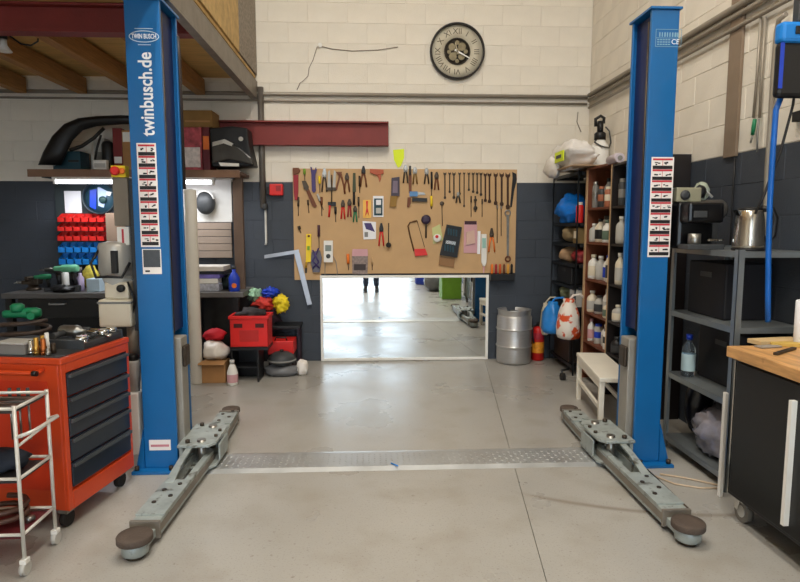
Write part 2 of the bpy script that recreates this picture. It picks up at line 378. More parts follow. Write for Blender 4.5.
# conduits
def pipe(name, label, pts, r, mt=PIPE, group=None): return tag(MB().tube(pts, r, 10).build(name, mt), label, 'pipe', group)
cyz = lambda z: D - .03
pipe('conduit_pipe', 'thick upper grey conduit running along the back wall', [(XL+.02, D-.03, 2.835), (XR-.04, D-.03, 2.835)], .02)
pipe('conduit_pipe', 'thin lower grey conduit running along the back wall', [(XL+.02, D-.022, 2.775), (XR-.04, D-.022, 2.765)], .012)
for z, r, lab in ((2.85, .022, 'topmost of the three'), (2.795, .018, 'middle one of the three'), (2.72, .013, 'lowest and thinnest of the three')):
    pipe('conduit_pipe', lab + ' grey conduits along the right wall', [(XR-.028, D-.05, z), (XR-.028, 1.0, z)], r)
pipe('downpipe', 'dark grey pipe dropping from the mezzanine beam beside the red wall box', [(-1.135, D-.035, 2.9), (-1.135, D-.035, 1.66)], .032, mat('downpipe_grey', (104, 98, 92), .4, metal=.3))
pipe('conduit_pipe', 'thin pale conduit running down the slate wall below the dark pipe', [(-1.115, D-.02, 1.66), (-1.115, D-.02, 1.3), (-1.12, D-.03, 1.27)], .012, LGREY)
tag(MB().lathe([(.03, 0), (.036, .01), (.036, .05), (.03, .06)], 14, (-1.12, D-.035, 1.645)).build('pipe_socket', DGREY), 'black pipe socket where dark pipe meets thin pale conduit', 'fitting')
pts = [PY(x, y, D-.008) for x, y in ((297, 90), (300, 83), (303, 81), (308, 76), (309, 68), (313, 60), (317, 47), (320, 46), (332, 49), (352, 51), (378, 50), (398, 47))]
tag(MB().tube(pts, .0035, 6).build('wall_cable', mat('painted_cable', (120, 106, 92), .6)), 'thin kinked cable running up the white back wall beside the clock', 'cable')
tag(MB().cyl(PY(320, 45, D), PY(320, 45, D-.03), .022).build('cable_hook', WHITE), 'small white hook carrying the kinked wall cable', 'hook')
# taupe column on the right wall
a, b_ = PX(724.5, 155, XR-.01), PX(735.5, 152, XR-.02)
tag(MB().bb(XR-.022, XR-.002, b_.y, a.y, ZP-.02, ZC-.01).build('steel_column', TAUPE, None, .003), 'taupe steel column standing against the upper right wall', 'column')
# ------------------------------------------------------------------ two-post lift
def post(name, label, xi, xo, y0, y1, h, ext=.085, zshade=.83):
    # C-shaped column: web on the outside (xo), opening on the inside (xi)
    s = 1 if xo > xi else -1
    x = lambda d: xi + s*d; w = abs(xo-xi); t = .012; lip = .024
    root = T(name, label, 'lift post', ((xi+xo)/2, (y0+y1)/2, 0)); L = Vector(root.location)
    mv = lambda mb: mb.xf(Matrix.Translation(-L))
    poly = [(x(0), y0), (x(w), y0), (x(w), y1), (x(0), y1), (x(0), y1-lip), (x(t), y1-lip), (x(t), y1-t), (x(w-t), y1-t), (x(w-t), y0+t), (x(t), y0+t), (x(t), y0+lip), (x(0), y0+lip)]
    mv(MB().prismz(poly, .02, h)).build('column', BLUE, root, .004)
    mv(MB().bb(x(w-.03), x(w-.014), y0+t+.01, y1-t-.01, .05, h-.03)).build('rail', BLUE_SHADE, root)
    mv(MB().bb(x(.03), x(.034), y0+t, y1-t, zshade, h-.012)).build('shade_strip', BLUE_SHADE, root)  # navy strip standing in for the shade inside the channel opening
    mv(MB().tube([(x(.012), y0+.06, zshade), (x(.012), y0+.06, h-.05)], .007)).build('lift_cable', DSTEEL, root)
    mv(MB().bb(x(-.012), x(w+.012), y0-.012, y1+.012, h, h+.014)).build('cap', BLUE, root, .002)
    mv(MB().bb(x(-.03), x(w+ext+.005), y0-.06, y1+.06, 0, .02)).build('base_plate', BLUE, root, .003)
    for yy in (y0-.008, y1-.004):
        mv(MB().add([(x(w), yy, .02), (x(w+ext-.005), yy, .02), (x(w), yy, .26), (x(w), yy+.012, .02), (x(w+ext-.005), yy+.012, .02), (x(w), yy+.012, .26)], [(0,1,2),(3,5,4),(0,3,4,1),(1,4,5,2),(0,2,5,3)])).build('gusset', BLUE, root)
    for bx in (.03, w+ext-.02):
        for by in (y0-.035, y1+.035): mv(MB().cyl((x(bx), by, .02), (x(bx), by, .045), .014, n=6)).build('anchor_bolt', DSTEEL, root)
    return root, L, mv
SIGNW = mat('sticker_white', (238, 232, 228), .5, var=.02)
SIGNR = mat('sticker_red', (196, 54, 66), .5, var=.05)
SIGNK = mat('sticker_black', (30, 26, 28), .5, var=.05)
SIGNG = mat('sticker_grey', (70, 74, 80), .5, var=.1, scale=60)
def sticker(root, mv, x0, x1, z0, z1, y, rows, seed):
    rnd = random.Random(seed)
    st = mv(MB().bb(x0, x1, y-.0015, y, z0, z1)).build('warning_sticker', SIGNW, root)
    rr, kk, pp = MB(), MB(), MB(); m = .008; h = (z1-z0-2*m)/rows; w = x1-x0-2*m
    for k in range(rows):
        t = z1-m-k*h
        rr.bb(x0+m, x1-m, y-.0025, y-.001, t-h*.17, t)
        kk.bb(x0+m, x1-m, y-.0025, y-.001, t-h*.97, t-h*.66)
        rr.bb(x0+m+w*.5-.0012, x0+m+w*.5+.0012, y-.0024, y-.001, t-h*.66, t-h*.17)
        for c in (.25, .75):
            cx = x0+m+w*c
            for q in range(3):
                a = cx+rnd.uniform(-w*.18, w*.12); bb_ = t-h*rnd.uniform(.28, .5)
                pp.bb(a, a+w*rnd.uniform(.07, .16), y-.0025, y-.001, bb_-h*rnd.uniform(.07, .15), bb_)
    mv(rr).build('red_band', SIGNR, st)['kind'] = 'stuff'; mv(kk).build('black_text_band', SIGNK, st)['kind'] = 'stuff'; mv(pp).build('pictogram', SIGNK, st)['kind'] = 'stuff'
LPX0, LPX1, LPY0, LPY1 = -1.365, -1.17, 3.55, 3.86
rootL, LL, mvL = post('lift_post', 'blue lift post with twinbusch.de lettering beside the orange tool chest', LPX1, LPX0, LPY0, LPY1, 2.72, .055)
rootR, LR, mvR = post('lift_post', 'blue lift post with CE plate in front of the metal rack', 1.61, 1.772, 3.5, 3.77, 2.70, .065)
TXT = mat('lettering_white', (240, 242, 246), .5, var=0)
zt, zb = PY(146, 52, LPY0).z, PY(146, 136, LPY0).z
vert = lambda x, z, y: Matrix.Translation(Vector((x, y, z)) - LL) @ Matrix.Rotation(PI/2, 4, 'X') @ Matrix.Rotation(PI/2, 4, 'Z')
o = text_mesh('twinbusch.de', .115, 'lettering', TXT, rootL, vert(PY(147, 95, LPY0).x, (zt+zb)/2, LPY0-.0008), bold=.0022)
# fit the word to its height on the post
zs = [v.co.z for v in o.data.vertices]; k = (zt-zb)/(max(zs)-min(zs)); mid = (max(zs)+min(zs))/2
xs = [v.co.x for v in o.data.vertices]; midx = (max(xs)+min(xs))/2
for v in o.data.vertices: v.co.z = mid + (v.co.z-mid)*k; v.co.x = midx + (v.co.x-midx)*.92
flat = lambda x, z, y, L: Matrix.Translation(Vector((x, y, z)) - L) @ Matrix.Rotation(PI/2, 4, 'X')
# oval emblem
c = PY(144, 36.5, LPY0)
em = MB()
def ellipse_ring(mb, cx, cz, a, b, w, y0, y1, n=40):
    pts = []
    for i in range(n):
        t0, t1 = 2*PI*i/n, 2*PI*(i+1)/n
        q = [(cx+a*math.cos(t0), cz+b*math.sin(t0)), (cx+a*math.cos(t1), cz+b*math.sin(t1)), (cx+(a-w)*math.cos(t1), cz+(b-w)*math.sin(t1)), (cx+(a-w)*math.cos(t0), cz+(b-w)*math.sin(t0))]
        mb.prism(q, y0, y1)
ellipse_ring(em, c.x, c.z, .083, .032, .004, LPY0-.0015, LPY0)
em.bb(c.x-.035, c.x+.035, LPY0-.0015, LPY0, c.z-.046, c.z-.043); em.bb(c.x-.05, c.x+.05, LPY0-.0015, LPY0, c.z+.041, c.z+.044)
lg = mvL(em).build('oval_emblem', mat('emblem_pale', (196, 214, 226), .5, var=0), rootL)
o = text_mesh('TWIN BUSCH', .036, 'emblem_lettering', TXT, lg, flat(c.x, c.z, LPY0-.0008, LL), bold=.0006)
xs = [v.co.x for v in o.data.vertices]; mm = (max(xs)+min(xs))/2; kk_ = .135/(max(xs)-min(xs))
for v in o.data.vertices: v.co.x = mm + (v.co.x-mm)*kk_
a, b_ = PY(136, 143, LPY0), PY(161, 247, LPY0)
sticker(rootL, mvL, a.x+.002, b_.x-.004, b_.z, a.z, LPY0, 9, 3)
a, b_ = PY(142, 249, LPY0), PY(162, 274, LPY0)
pl = mvL(MB().bb(a.x, b_.x, LPY0-.0015, LPY0, b_.z, a.z)).build('type_plate', SIGNW, rootL)
mvL(MB().bb(a.x+.006, b_.x-.006, LPY0-.0025, LPY0-.001, b_.z+.04, a.z-.005)).build('text_block', SIGNG, pl)
mvL(MB().bb(a.x+.014, a.x+.04, LPY0-.0025, LPY0-.001, b_.z+.012, b_.z+.022)).build('pictogram', SIGNK, pl)
a, b_ = PY(149, 440, LPY0), PY(171, 450, LPY0)
pl = mvL(MB().bb(a.x, b_.x, LPY0-.0015, LPY0, b_.z, a.z)).build('serial_label', SIGNW, rootL)
mvL(MB().bb(a.x+.01, b_.x-.01, LPY0-.0025, LPY0-.001, b_.z+.022, b_.z+.036)).build('pink_text_line', mat('label_pink', (200, 130, 140), .6), pl)
# right post plate: outline, two rows, CE
YR_ = 3.5
a, b_ = PY(656, 29, YR_), PY(681, 47, YR_)
x0, x1, z0, z1 = a.x, b_.x, b_.z, a.z
mb = MB(); w = .0022
for (p0, p1, q0, q1) in ((x0, x1, z1-w, z1), (x0, x1, z0, z0+w), (x0, x0+w, z0, z1), (x1-w, x1, z0, z1), (x0, x1, (z0+z1)/2-w/2, (z0+z1)/2+w/2)): mb.bb(p0, p1, YR_-.0015, YR_, q0, q1)
PALE = mat('plate_pale_print', (128, 168, 190), .5, var=.05)
pl = mvR(mb).build('plate_outline', PALE, rootR)
text_mesh('CE', .04, 'lettering', TXT, pl, flat(x1-.035, z0+.027, YR_-.0008, LR))
mb = MB(); rnd = random.Random(4)
for k in range(8): mb.bb(x0+.02+k*.015, x0+.02+k*.015+rnd.uniform(.006, .011), YR_-.0015, YR_, z1-.042, z1-.018)
for rr_ in range(3):
    for k in range(5): mb.bb(x0+.01+k*.016, x0+.01+k*.016+.012, YR_-.0015, YR_, z0+.01+rr_*.013, z0+.016+rr_*.013)
mvR(mb).build('small_print', PALE, pl)
a, b_ = PY(651, 157, YR_), PY(668, 257, YR_)
sticker(rootR, mvR, a.x+.004, b_.x+.008, b_.z, a.z, YR_, 9, 8)
# carriages and arms
def carriage(label, xi, s, y0, y1, zup):
    # s: direction from the post towards the bay
    ym = (y0+y1)/2; root = T('lift_carriage', label, 'lift carriage', (xi+s*.07, ym, 0))
    X = lambda d: s*d - s*.07
    MB().bb(X(-.06), X(.025), -.06, .06, .1, zup).build('slider', mat('carriage_grey', (150, 146, 138), .5, metal=.2, var=.12), root, .006)
    MB().bb(X(.026), X(.05), -.06, .03, zup-.18, zup-.05).build('lock_cover', DSTEEL, root, .01)
    MB().prismz([(X(.02), -.2), (X(.20), -.2), (X(.235), -.15), (X(.235), .15), (X(.20), .2), (X(.02), .2)], .165, .182).build('top_plate', ARM, root, .003)
    MB().prismz([(X(.02), -.2), (X(.20), -.2), (X(.235), -.15), (X(.235), .15), (X(.20), .2), (X(.02), .2)], .03, .048).build('bottom_plate', ARM, root, .003)
    MB().bb(X(.03), X(.05), -.19, .19, .048, .165).build('back_plate', ARM, root)
    for q in (-1, 1):
        MB().cyl((X(.145), .13*q, .02), (X(.145), .13*q, .195), .026, n=18).build('pivot_pin', STEEL, root)
        MB().cyl((X(.07), .155*q, .182), (X(.07), .155*q, .2), .015, n=6).build('bolt', DSTEEL, root)
        MB().cyl((X(.21), .05*q, .182), (X(.21), .05*q, .194), .012, n=6).build('bolt', DSTEEL, root)
    MB().bb(X(.236), X(.246), -.10, .10, .05, .15).build('guard_plate', ARM, root)
    return root
def arm(car, piv, padpx, rp=.075, inner=1, zpad=.108):
    # local x runs from the pivot to the pad; inner = side (+1/-1 along local y) that faces the middle of the bay
    pad = PZ(*padpx, zpad); d = Vector((pad.x-piv[0], pad.y-piv[1], 0)); Ln = d.length; ang = math.atan2(d.y, d.x)
    root = T('swing_arm', None, None, Vector((piv[0], piv[1], 0))-Vector(car.location), ang); root.parent = car
    q = inner; La = Ln*.42; Lb = Ln*.88
    MB().bb(-.05, Lb, q*.022, q*.06, .03, .105).build('inner_channel', ARM, root, .003)
    MB().bb(-.05, Lb, q*.06, q*.064, .05, .085).build('channel_web', GALV, root)
    mb = MB(); st = [(-.02, -.07, -.035, .172), (La*.55, -.066, -.03, .15), (La+.03, -.06, -.01, .118)]
    mb.loft([[Vector((x, q*a_, z)), Vector((x, q*b, z)), Vector((x, q*b, z-.014)), Vector((x, q*a_, z-.014))] for x, a_, b, z in st], smooth=False); mb.build('top_strut', ARM, root, .002)
    mb = MB().bb(-.05, La+.02, -q*.066, -q*.05, .03, .09); mb.build('outer_side', ARM, root, .002)
    MB().bb(La, Lb, -q*.066, q*.062, .03, .104).build('box_section', ARM, root, .004)
    MB().bb(La-.01, Lb-.06, -q*.07, q*.067, .104, .114).build('top_plate', ARM, root, .002)
    for k in range(4): MB().cyl((La+.05+k*.07, .028*(-1)**k, .114), (La+.05+k*.07, .028*(-1)**k, .119), .012, n=8).build('bolt_head', DSTEEL, root)
    MB().bb(Lb, Ln-.03, -.05, .05, .035, .075).build('tongue', ARM, root, .003)
    MB().bb(Lb-.008, Lb+.008, -.07, .07, .028, .112).build('mouth_collar', GALV, root, .002)
    MB().lathe([(.05, .018), (.058, .024), (.058, .068), (.052, .074)], 24, (Ln, 0, 0)).build('pad_socket', ARM, root)
    MB().cyl((Ln, 0, .002), (Ln, 0, .02), .04, n=20).build('screw_stem', DSTEEL, root)
    MB().lathe([(rp*.8, .072), (rp*.97, .076), (rp, .08), (rp, zpad-.006), (rp*.95, zpad), (rp*.5, zpad), (.001, zpad-.003)], 30, (Ln, 0, 0)).build('rubber_pad', PADTOP, root)
    return root
XCL, XCR = -1.17, 1.61
cL = carriage('grey steel lift carriage with two arms on the post with twinbusch.de lettering', XCL, 1, 3.49, 3.87, .80)
cR = carriage('grey steel lift carriage with two arms on the post with the CE plate', XCR, -1, 3.44, 3.82, .78)
arm(cL, (-1.03, 3.55), (134.5, 534), .077, 1); arm(cL, (-1.03, 3.84), (231, 408), .066, -1)
arm(cR, (1.465, 3.51), (688.5, 521), .075, -1); arm(cR, (1.465, 3.80), (569, 407), .066, 1)
# tread plate over the cables between the posts
y0, y1 = 3.49, 3.80
t = T('cover_plate', 'long galvanised tread plate lying on the floor between the lift posts', 'floor plate', (.22, (y0+y1)/2, 0))
pw, pe = -1.12-.22, 1.56-.22
TREAD = mat('tread_plate_metal', (176, 178, 178), .38, metal=.55, var=.1, scale=5, rvar=.1)
mb = MB(); hw = (y1-y0)/2
prof = [(-hw, .001), (-hw+.03, .018), (hw-.05, .018), (hw, .004)]
mb.add([(x, y, z) for x in (pw, pe) for y, z in prof] + [(x, y, 0) for x in (pw, pe) for y in (-hw, hw)], [(0,4,5,1),(1,5,6,2),(2,6,7,3),(0,1,2,3,9,8),(4,10,11,7,6,5),(8,9,11,10),(0,8,10,4),(3,7,11,9)])
mb.build('plate', TREAD, t)
mb = MB(); nx = int((pe-pw)/.036)
for i in range(nx):
    for j in range(6):
        x = pw+.02+i*.036; y = -hw+.045+j*.034; a = .7 if (i+j) % 2 else -.7
        dx, dy = .012*math.cos(a), .012*math.sin(a); ex, ey = -.003*math.sin(a), .003*math.cos(a)
        mb.add([(x-dx, y-dy, .018), (x+ex, y+ey, .018), (x+dx, y+dy, .018), (x-ex, y-ey, .018), (x, y, .0205)], [(0,3,4),(3,2,4),(2,1,4),(1,0,4)])
o = mb.build('tread_lug', TREAD, t); o['kind'] = 'stuff'
# rod, cables on the floor by the right post
tag(MB().tube([PZ(647, 470, .012), PZ(668, 490, .012), PZ(690, 511, .012)], .008).build('steel_rod', DSTEEL), 'thin dark steel rod on the floor beside the lift arm', 'rod')
for k, pp in enumerate(([(660, 474), (680, 477), (700, 481), (722, 486)], [(655, 476), (675, 484), (700, 488), (722, 488)])):
    tag(MB().tube([PZ(x, y, .006) for x, y in pp], .006).build('floor_cable', mat('beige_cable', (190, 170, 146), .5)), ('straighter' if k == 0 else 'more curved') + ' beige cable on the floor running from the blue post to the black cabinet', 'cable', 'beige cables on the floor')
# small orange-tipped hand tool lying across the tread plate
tag(MB().tube([PZ(391, 463, .025), PZ(398, 466, .025)], .004).build('cable_tie', SKY), 'short blue cable tie lying on the tread plate', 'cable tie')

mvL(MB().tube([(-1.168, 3.872, 1.7), (-1.168, 3.872, 2.5), (-1.172, 3.866, 2.62)], .012)).build('hydraulic_pipe', mat('pipe_dark_brown', (46, 36, 34), .5), rootL)
# ------------------------------------------------------------------ back wall: clock, board, mirror
c = PY(457.5, 51, D-.04); R = .288
t = T('wall_clock', 'round black-rimmed wall clock with roman numerals and open gear centre', 'clock', (c.x, D, c.z))
MX = Matrix.Rotation(PI/2, 3, 'X')           # z of a lathe -> -y (towards the room)
MB().lathe([(R-.02, .0), (R-.02, .05), (R-.018, .058), (R-.008, .062), (R, .05), (R, .0)], 56, M=MX).build('rim', mat('clock_rim_black', (36, 32, 30), .4), t)
fc = MB().lathe([(R-.019, .002), (R-.019, .02), (.13, .02), (.13, .002)], 48, M=MX).build('face', mat('clock_face_antique', (196, 188, 168), .6, var=.12, scale=9), t)
MB().lathe([(.128, .003), (.128, .012), (.001, .012)], 40, M=MX).build('gear_well', mat('clock_well', (52, 46, 38), .6, var=.3, scale=20), t)
MB().lathe([(.128, .014), (.138, .026), (.13, .028), (.122, .016)], 40, M=MX, cap=False).build('inner_ring', mat('clock_inner_ring', (60, 54, 46), .4, metal=.4), t)
for gx, gz, gr in ((-.055, .045, .04), (.05, .05, .044), (-.045, -.05, .044), (.045, -.05, .038), (0, .0, .034), (-.085, -.005, .022), (0, -.095, .022), (.09, .0, .024), (0, .09, .024)):
    mb = MB(); n = 18; poly = []
    for i in range(n*2):
        rr = gr if (i//1) % 2 == 0 else gr*.84; a = PI*i/n; poly.append((gx+rr*math.cos(a), gz+rr*math.sin(a)))
    mb.prism(poly, -.022, -.016); mb.build('gear', mat('clock_gear', (118, 108, 84), .4, metal=.5, var=.2, scale=30), t)
for i, rom in enumerate(('XII', 'I', 'II', 'III', 'IIII', 'V', 'VI', 'VII', 'VIII', 'IX', 'X', 'XI')):
    a = -2*PI*i/12; M = Matrix.Translation((0, -.0215, 0)) @ Matrix.Rotation(PI/2, 4, 'X') @ Matrix.Rotation(a, 4, 'Z') @ Matrix.Translation((0, .202, 0))
    text_mesh(rom, .082, 'numeral', mat('clock_numeral', (96, 88, 74), .6, var=.1), fc, M, bold=.0)
def hand(ang, ln, w, mt, nm):
    dx, dz = math.sin(ang), math.cos(ang); px_, pz = dz, -dx
    MB().prism([(-dx*.03+px_*w, -dz*.03+pz*w), (dx*ln+px_*w*.5, dz*ln+pz*w*.5), (dx*ln-px_*w*.5, dz*ln-pz*w*.5), (-dx*.03-px_*w, -dz*.03-pz*w)], -.036, -.032).build(nm, mt, t)
hand(math.radians(118), .15, .009, WHITE, 'minute_hand'); hand(math.radians(345), .09, .008, mat('clock_hand_dull', (150, 140, 116), .4, metal=.4), 'hour_hand')
# red emergency box
c = PY(277, 190, D)
t = T('call_point', 'small red wall box beside the grey pipe', 'switch box', (c.x, D, c.z-.06))
MB().bb(-.07, .07, -.07, -.002, 0, .12).build('body', REDP, t, .01)
MB().bb(.0, .05, -.076, -.07, .045, .10).build('cover_plate', mat('red_dark', (150, 20, 22), .4), t)
MB().bb(-.1, -.07, -.05, -.004, .01, .09).build('side_block', BLACK, t, .004)
# yellow card
tag(MB().prism([(p.x, p.z) for p in (PY(393, 150, D), PY(404, 149, D), PY(404, 158, D), PY(401, 166, D), PY(398, 168, D), PY(394, 160, D))], D-.008, D-.002).build('reflective_tag', NEON), 'fluorescent yellow tag stuck to the white wall above the tool board', 'tag')
# board
YBD = D-.022
P4 = lambda x, y: PY(x, y, YBD)
a = P4(292.5, 168.5); b_ = P4(515, 273); l_ = P4(292.5, 280)
tag(MB().prism([(a.x, a.z), (b_.x, a.z), (b_.x, b_.z), (P4(321, 274).x, b_.z), (P4(321, 274).x, l_.z), (a.x, l_.z)], YBD, D-.004).build('tool_board', MDF, None, .001), 'tan hardboard tool panel hung with hand tools on the back wall', 'tool board')
# mirror leaning flat against the wall
m0, m1 = PY(320, 275.5, D-.03), PY(487.5, 359.5, D-.03)
t = T('wall_mirror', 'wide white-framed mirror standing on the floor under the tool board', 'mirror', ((m0.x+m1.x)/2, D-.03, 0))
hw, mz0, mz1 = (m1.x-m0.x)/2, .004, m0.z
gm = mat('mirror_silver', (236, 240, 240), .02, metal=1.0, var=0)
MB().bb(-hw+.02, hw-.02, .0, .006, mz0+.02, mz1-.02).build('glass', gm, t)
fm = mat('mirror_frame_white', (236, 234, 228), .5, var=.03)
for q in ((-hw, hw, mz0, mz0+.028), (-hw, hw, mz1-.028, mz1), (-hw, -hw+.028, mz0+.028, mz1-.028), (hw-.028, hw, mz0+.028, mz1-.028)): MB().bb(q[0], q[1], -.012, .014, q[2], q[3]).build('frame_rail', fm, t, .002)

# ------------------------------------------------------------------ hand tools on the board (pixels of the board plane -> metres)
def tool(name, label, cat, parts, group=None, anchor=None):
    P = lambda q: (lambda v: (v.x, v.z))(P4(*q))
    allp = [P(q) for p in parts for q in (p[2] if p[1] != 'disc' else [p[2][:2]])]
    ax = sum(p[0] for p in allp)/len(allp); az = min(p[1] for p in allp)
    multi = len(parts) > 1
    root = T(name, label, cat, (ax, YBD, az), 0, group) if multi else None
    for pn, kind, data, th, mt, *rest in parts:
        y0 = -.004 - (rest[0] if rest else 0)
        mb = MB()
        if kind == 'poly': mb.prism([(P(q)[0]-ax, P(q)[1]-az) for q in data], y0-th, y0)
        elif kind == 'line':
            pts = [(P(q)[0]-ax, y0-th, P(q)[1]-az) for q in data]; mb.tube(pts, th, 8)
        elif kind == 'disc':
            q = P(data[:2]); rr = data[2]/92.0; mb.lathe([(rr, 0), (rr, th*.8), (rr*.85, th), (rr*.3, th)], 20, (q[0]-ax, y0, q[1]-az), MX)
        elif kind == 'ring':
            q = P(data[0]); rr = data[1][0]/92.0; mb.tube([(q[0]-ax+rr*math.cos(2*PI*i/18), y0-th, q[1]-az+rr*math.sin(2*PI*i/18)) for i in range(18)], th, 6, True)
        if multi: mb.build(pn, mt, root, .0015 if kind == 'poly' else 0)
        else:
            mb.v = [v + Vector((ax, YBD, az)) for v in mb.v]; o = mb.build(name, mt, None, .0015 if kind == 'poly' else 0); tag(o, label, cat, group); root = o
    return root
def pliers(x, y0, y1, mt, label, spread=4, jaw=STEEL, name='pliers', group=None, w=2.2):
    ym = y0 + (y1-y0)*.38
    return tool(name, label, 'pliers', [
        ('jaw', 'poly', [(x-w*.4, y0), (x+w*.4, y0), (x+w, ym-3), (x+w*.8, ym+1), (x-w*.8, ym+1), (x-w, ym-3)], .012, jaw),
        ('pivot', 'disc', (x, ym-1.5, 1.5), .016, jaw),
        ('handle', 'line', [(x-.8, ym), (x-spread*.7, ym+(y1-ym)*.4), (x-spread, y1)], .0085, mt),
        ('handle', 'line', [(x+.8, ym), (x+spread*.7, ym+(y1-ym)*.4), (x+spread, y1)], .0085, mt)], group)
def spanner(x, y0, y1, w, mt, label, dx=0.0, group=None, ring=True):
    s = [(x-w, y0), (x-w*.45, y0+w*.9), (x+w*.45, y0+w*.9), (x+w, y0), (x+w*1.1, y0+w*1.6), (x+w*.45, y0+w*2.6)]
    e = [(x+dx+w*.45, y1-w*2.2), (x+dx+w, y1-w*1.2), (x+dx+w*.8, y1-.2), (x+dx, y1), (x+dx-w*.8, y1-.2), (x+dx-w, y1-w*1.2), (x+dx-w*.45, y1-w*2.2)]
    return tool('spanner', label, 'spanner', [('body', 'poly', s + e + [(x-w*.45, y0+w*2.6), (x-w*1.1, y0+w*1.6)], .01, mt)], group)
def driver(x, y0, y1, mt, label, dx=0.0, name='screwdriver', hw=1.5, frac=.45, shaft=DSTEEL, group=None):
    ym = y0 + (y1-y0)*frac; xm = x+dx*frac
    return tool(name, label, name.replace('_', ' '), [
        ('handle', 'line', [(x, y0), (x+(xm-x)*.5, y0+(ym-y0)*.5), (xm, ym)], hw/92.0, mt), ('shaft', 'line', [(xm, ym), (x+dx, y1)], .004, shaft)], group)
tool('pipe_wrench', 'red pipe wrench with brown jaw on the board corner near the red box', 'wrench', [
    ('jaw', 'poly', [(293, 168), (299, 168), (300.5, 171), (298, 174), (293.5, 175)], .025, BROWN), ('handle', 'poly', [(293.5, 175), (298.5, 175), (298.5, 192), (297.5, 200), (295, 200), (294, 192)], .022, CRIM)])
driver(298.5, 197, 216, DSTEEL, 'thin dark punch hanging below the red pipe wrench', 0, 'punch', 1.0, .5)
tool('adjustable_wrench', 'brown adjustable wrench hanging slanted beside the red pipe wrench', 'wrench', [
    ('jaw', 'poly', [(302, 181), (306, 181), (309, 187), (308, 191), (304, 189)], .018, DSTEEL), ('handle', 'poly', [(305, 188), (308.5, 188), (317, 206), (315, 208), (312, 205)], .014, BROWN)])
driver(308, 200, 213, DSTEEL, 'short dark scriber below the slanted wrench', 1, 'scriber', .9, .4)
tool('adjustable_wrench', 'purple-handled adjustable wrench hanging upright', 'wrench', [
    ('jaw', 'poly', [(310.5, 167), (312, 167.5), (312.5, 170), (315, 170), (316, 167), (317, 170), (315.5, 175), (311.5, 175)], .02, PURP), ('handle', 'poly', [(311.5, 175), (315.5, 175), (316, 191), (314, 193), (312, 191)], .016, PURP)])
driver(319.5, 176, 193, YELL, 'yellow-handled screwdriver beside the purple wrench', .5, hw=1.2)
pliers(324.5, 168, 192, DSTEEL, 'grey long-nose pliers with bare steel handles near the purple wrench', 2.5)
driver(317.5, 194, 210, LGREY, 'pale-handled awl under the purple wrench', 6, 'awl', 1.1)
tool('gear_puller', 'pale steel two-leg gear puller with dark cross bar', 'puller', [
    ('cross_bar', 'poly', [(326, 187.5), (336, 187.5), (336, 190.5), (326, 190.5)], .02, DSTEEL), ('leg', 'poly', [(328, 172), (330, 170), (331, 188), (327.5, 188)], .014, LGREY),
    ('leg', 'poly', [(334, 170), (336, 172), (335.5, 188), (332.5, 188)], .014, LGREY), ('spindle', 'line', [(331.8, 175), (331.8, 204)], .006, DSTEEL, .016)])
tool('tack_hammer', 'small hammer with black head and red handle', 'hammer', [('head', 'poly', [(328, 202), (336, 202), (336, 206), (332, 206), (328, 205)], .022, BLACK), ('handle', 'line', [(330, 205), (329, 217)], .011, REDP)])
driver(335.5, 207, 222, BLACK, 'slim black screwdriver next to the small hammer', .3, hw=1.2)
tool('tin_snips', 'brown tin snips with hooked top next to the gear puller', 'snips', [('blade', 'poly', [(336, 172), (342, 172), (341, 175), (337, 190), (335, 191), (339, 176)], .012, BROWN), ('handle', 'line', [(341, 174), (344, 186), (345, 194)], .009, BROWN)])
pliers(347, 173, 192, BROWN, 'brown-handled combination pliers next to the tin snips', 2.6, DSTEEL)
pliers(343, 200, 219, REDP, 'red-handled side cutters below the tin snips', 1.8, DSTEEL)
pliers(349.5, 199, 217, CRIM, 'dark red gripped pliers next to the red-handled side cutters', 1.6, DSTEEL)
tool('file', 'long dark green file with black handle', 'file', [('blade', 'poly', [(353, 173), (355.5, 173), (356, 192), (352.5, 192)], .008, mat('file_green', (60, 70, 44), .5)), ('handle', 'line', [(354, 192), (354, 205)], .013, BLACK)])
pliers(363.5, 166, 187, BROWN, 'brown-handled pincers at the top edge of the board', 3.0, BLACK)
tool('caulking_gun', 'small terracotta pistol-shaped gun on the top edge of the board', 'gun', [('barrel', 'poly', [(370, 169), (383.5, 170), (383.5, 174), (376, 175), (370, 173)], .02, mat('terracotta', (176, 84, 50), .5)), ('grip', 'poly', [(376.5, 175), (381, 174), (381, 179), (379.5, 182), (378.5, 178)], .016, mat('terracotta', (176, 84, 50)))])
driver(358.5, 197, 218, DSTEEL, 'thin dark rasp next to the orange blister pack', .5, 'rasp', .9)
tool('blister_pack', 'orange and yellow blister pack holding red scissors', 'package', [('card', 'poly', [(363, 200), (371, 200), (371, 218), (363, 218)], .004, mat('orange_card', (240, 190, 90), .6)), ('scissors', 'poly', [(366, 201), (368, 201), (367.6, 208), (369.5, 217), (367.3, 212), (365, 217), (366.4, 208)], .01, REDP, .005)])
tool('blister_pack', 'white and dark blue blister pack beside the orange one', 'package', [('card', 'poly', [(373, 196), (383.5, 196), (383.5, 217), (373, 217)], .004, PAPER), ('print', 'poly', [(374, 198.5), (382.5, 198.5), (382.5, 215.5), (374, 215.5)], .002, TEAL, .004),
    ('bubble', 'poly', [(376, 200), (381, 200), (381, 205), (376, 205)], .02, PAPER, .005), ('bubble', 'poly', [(376, 208), (381, 208), (381, 213.5), (376, 213.5)], .02, LGREY, .005)])
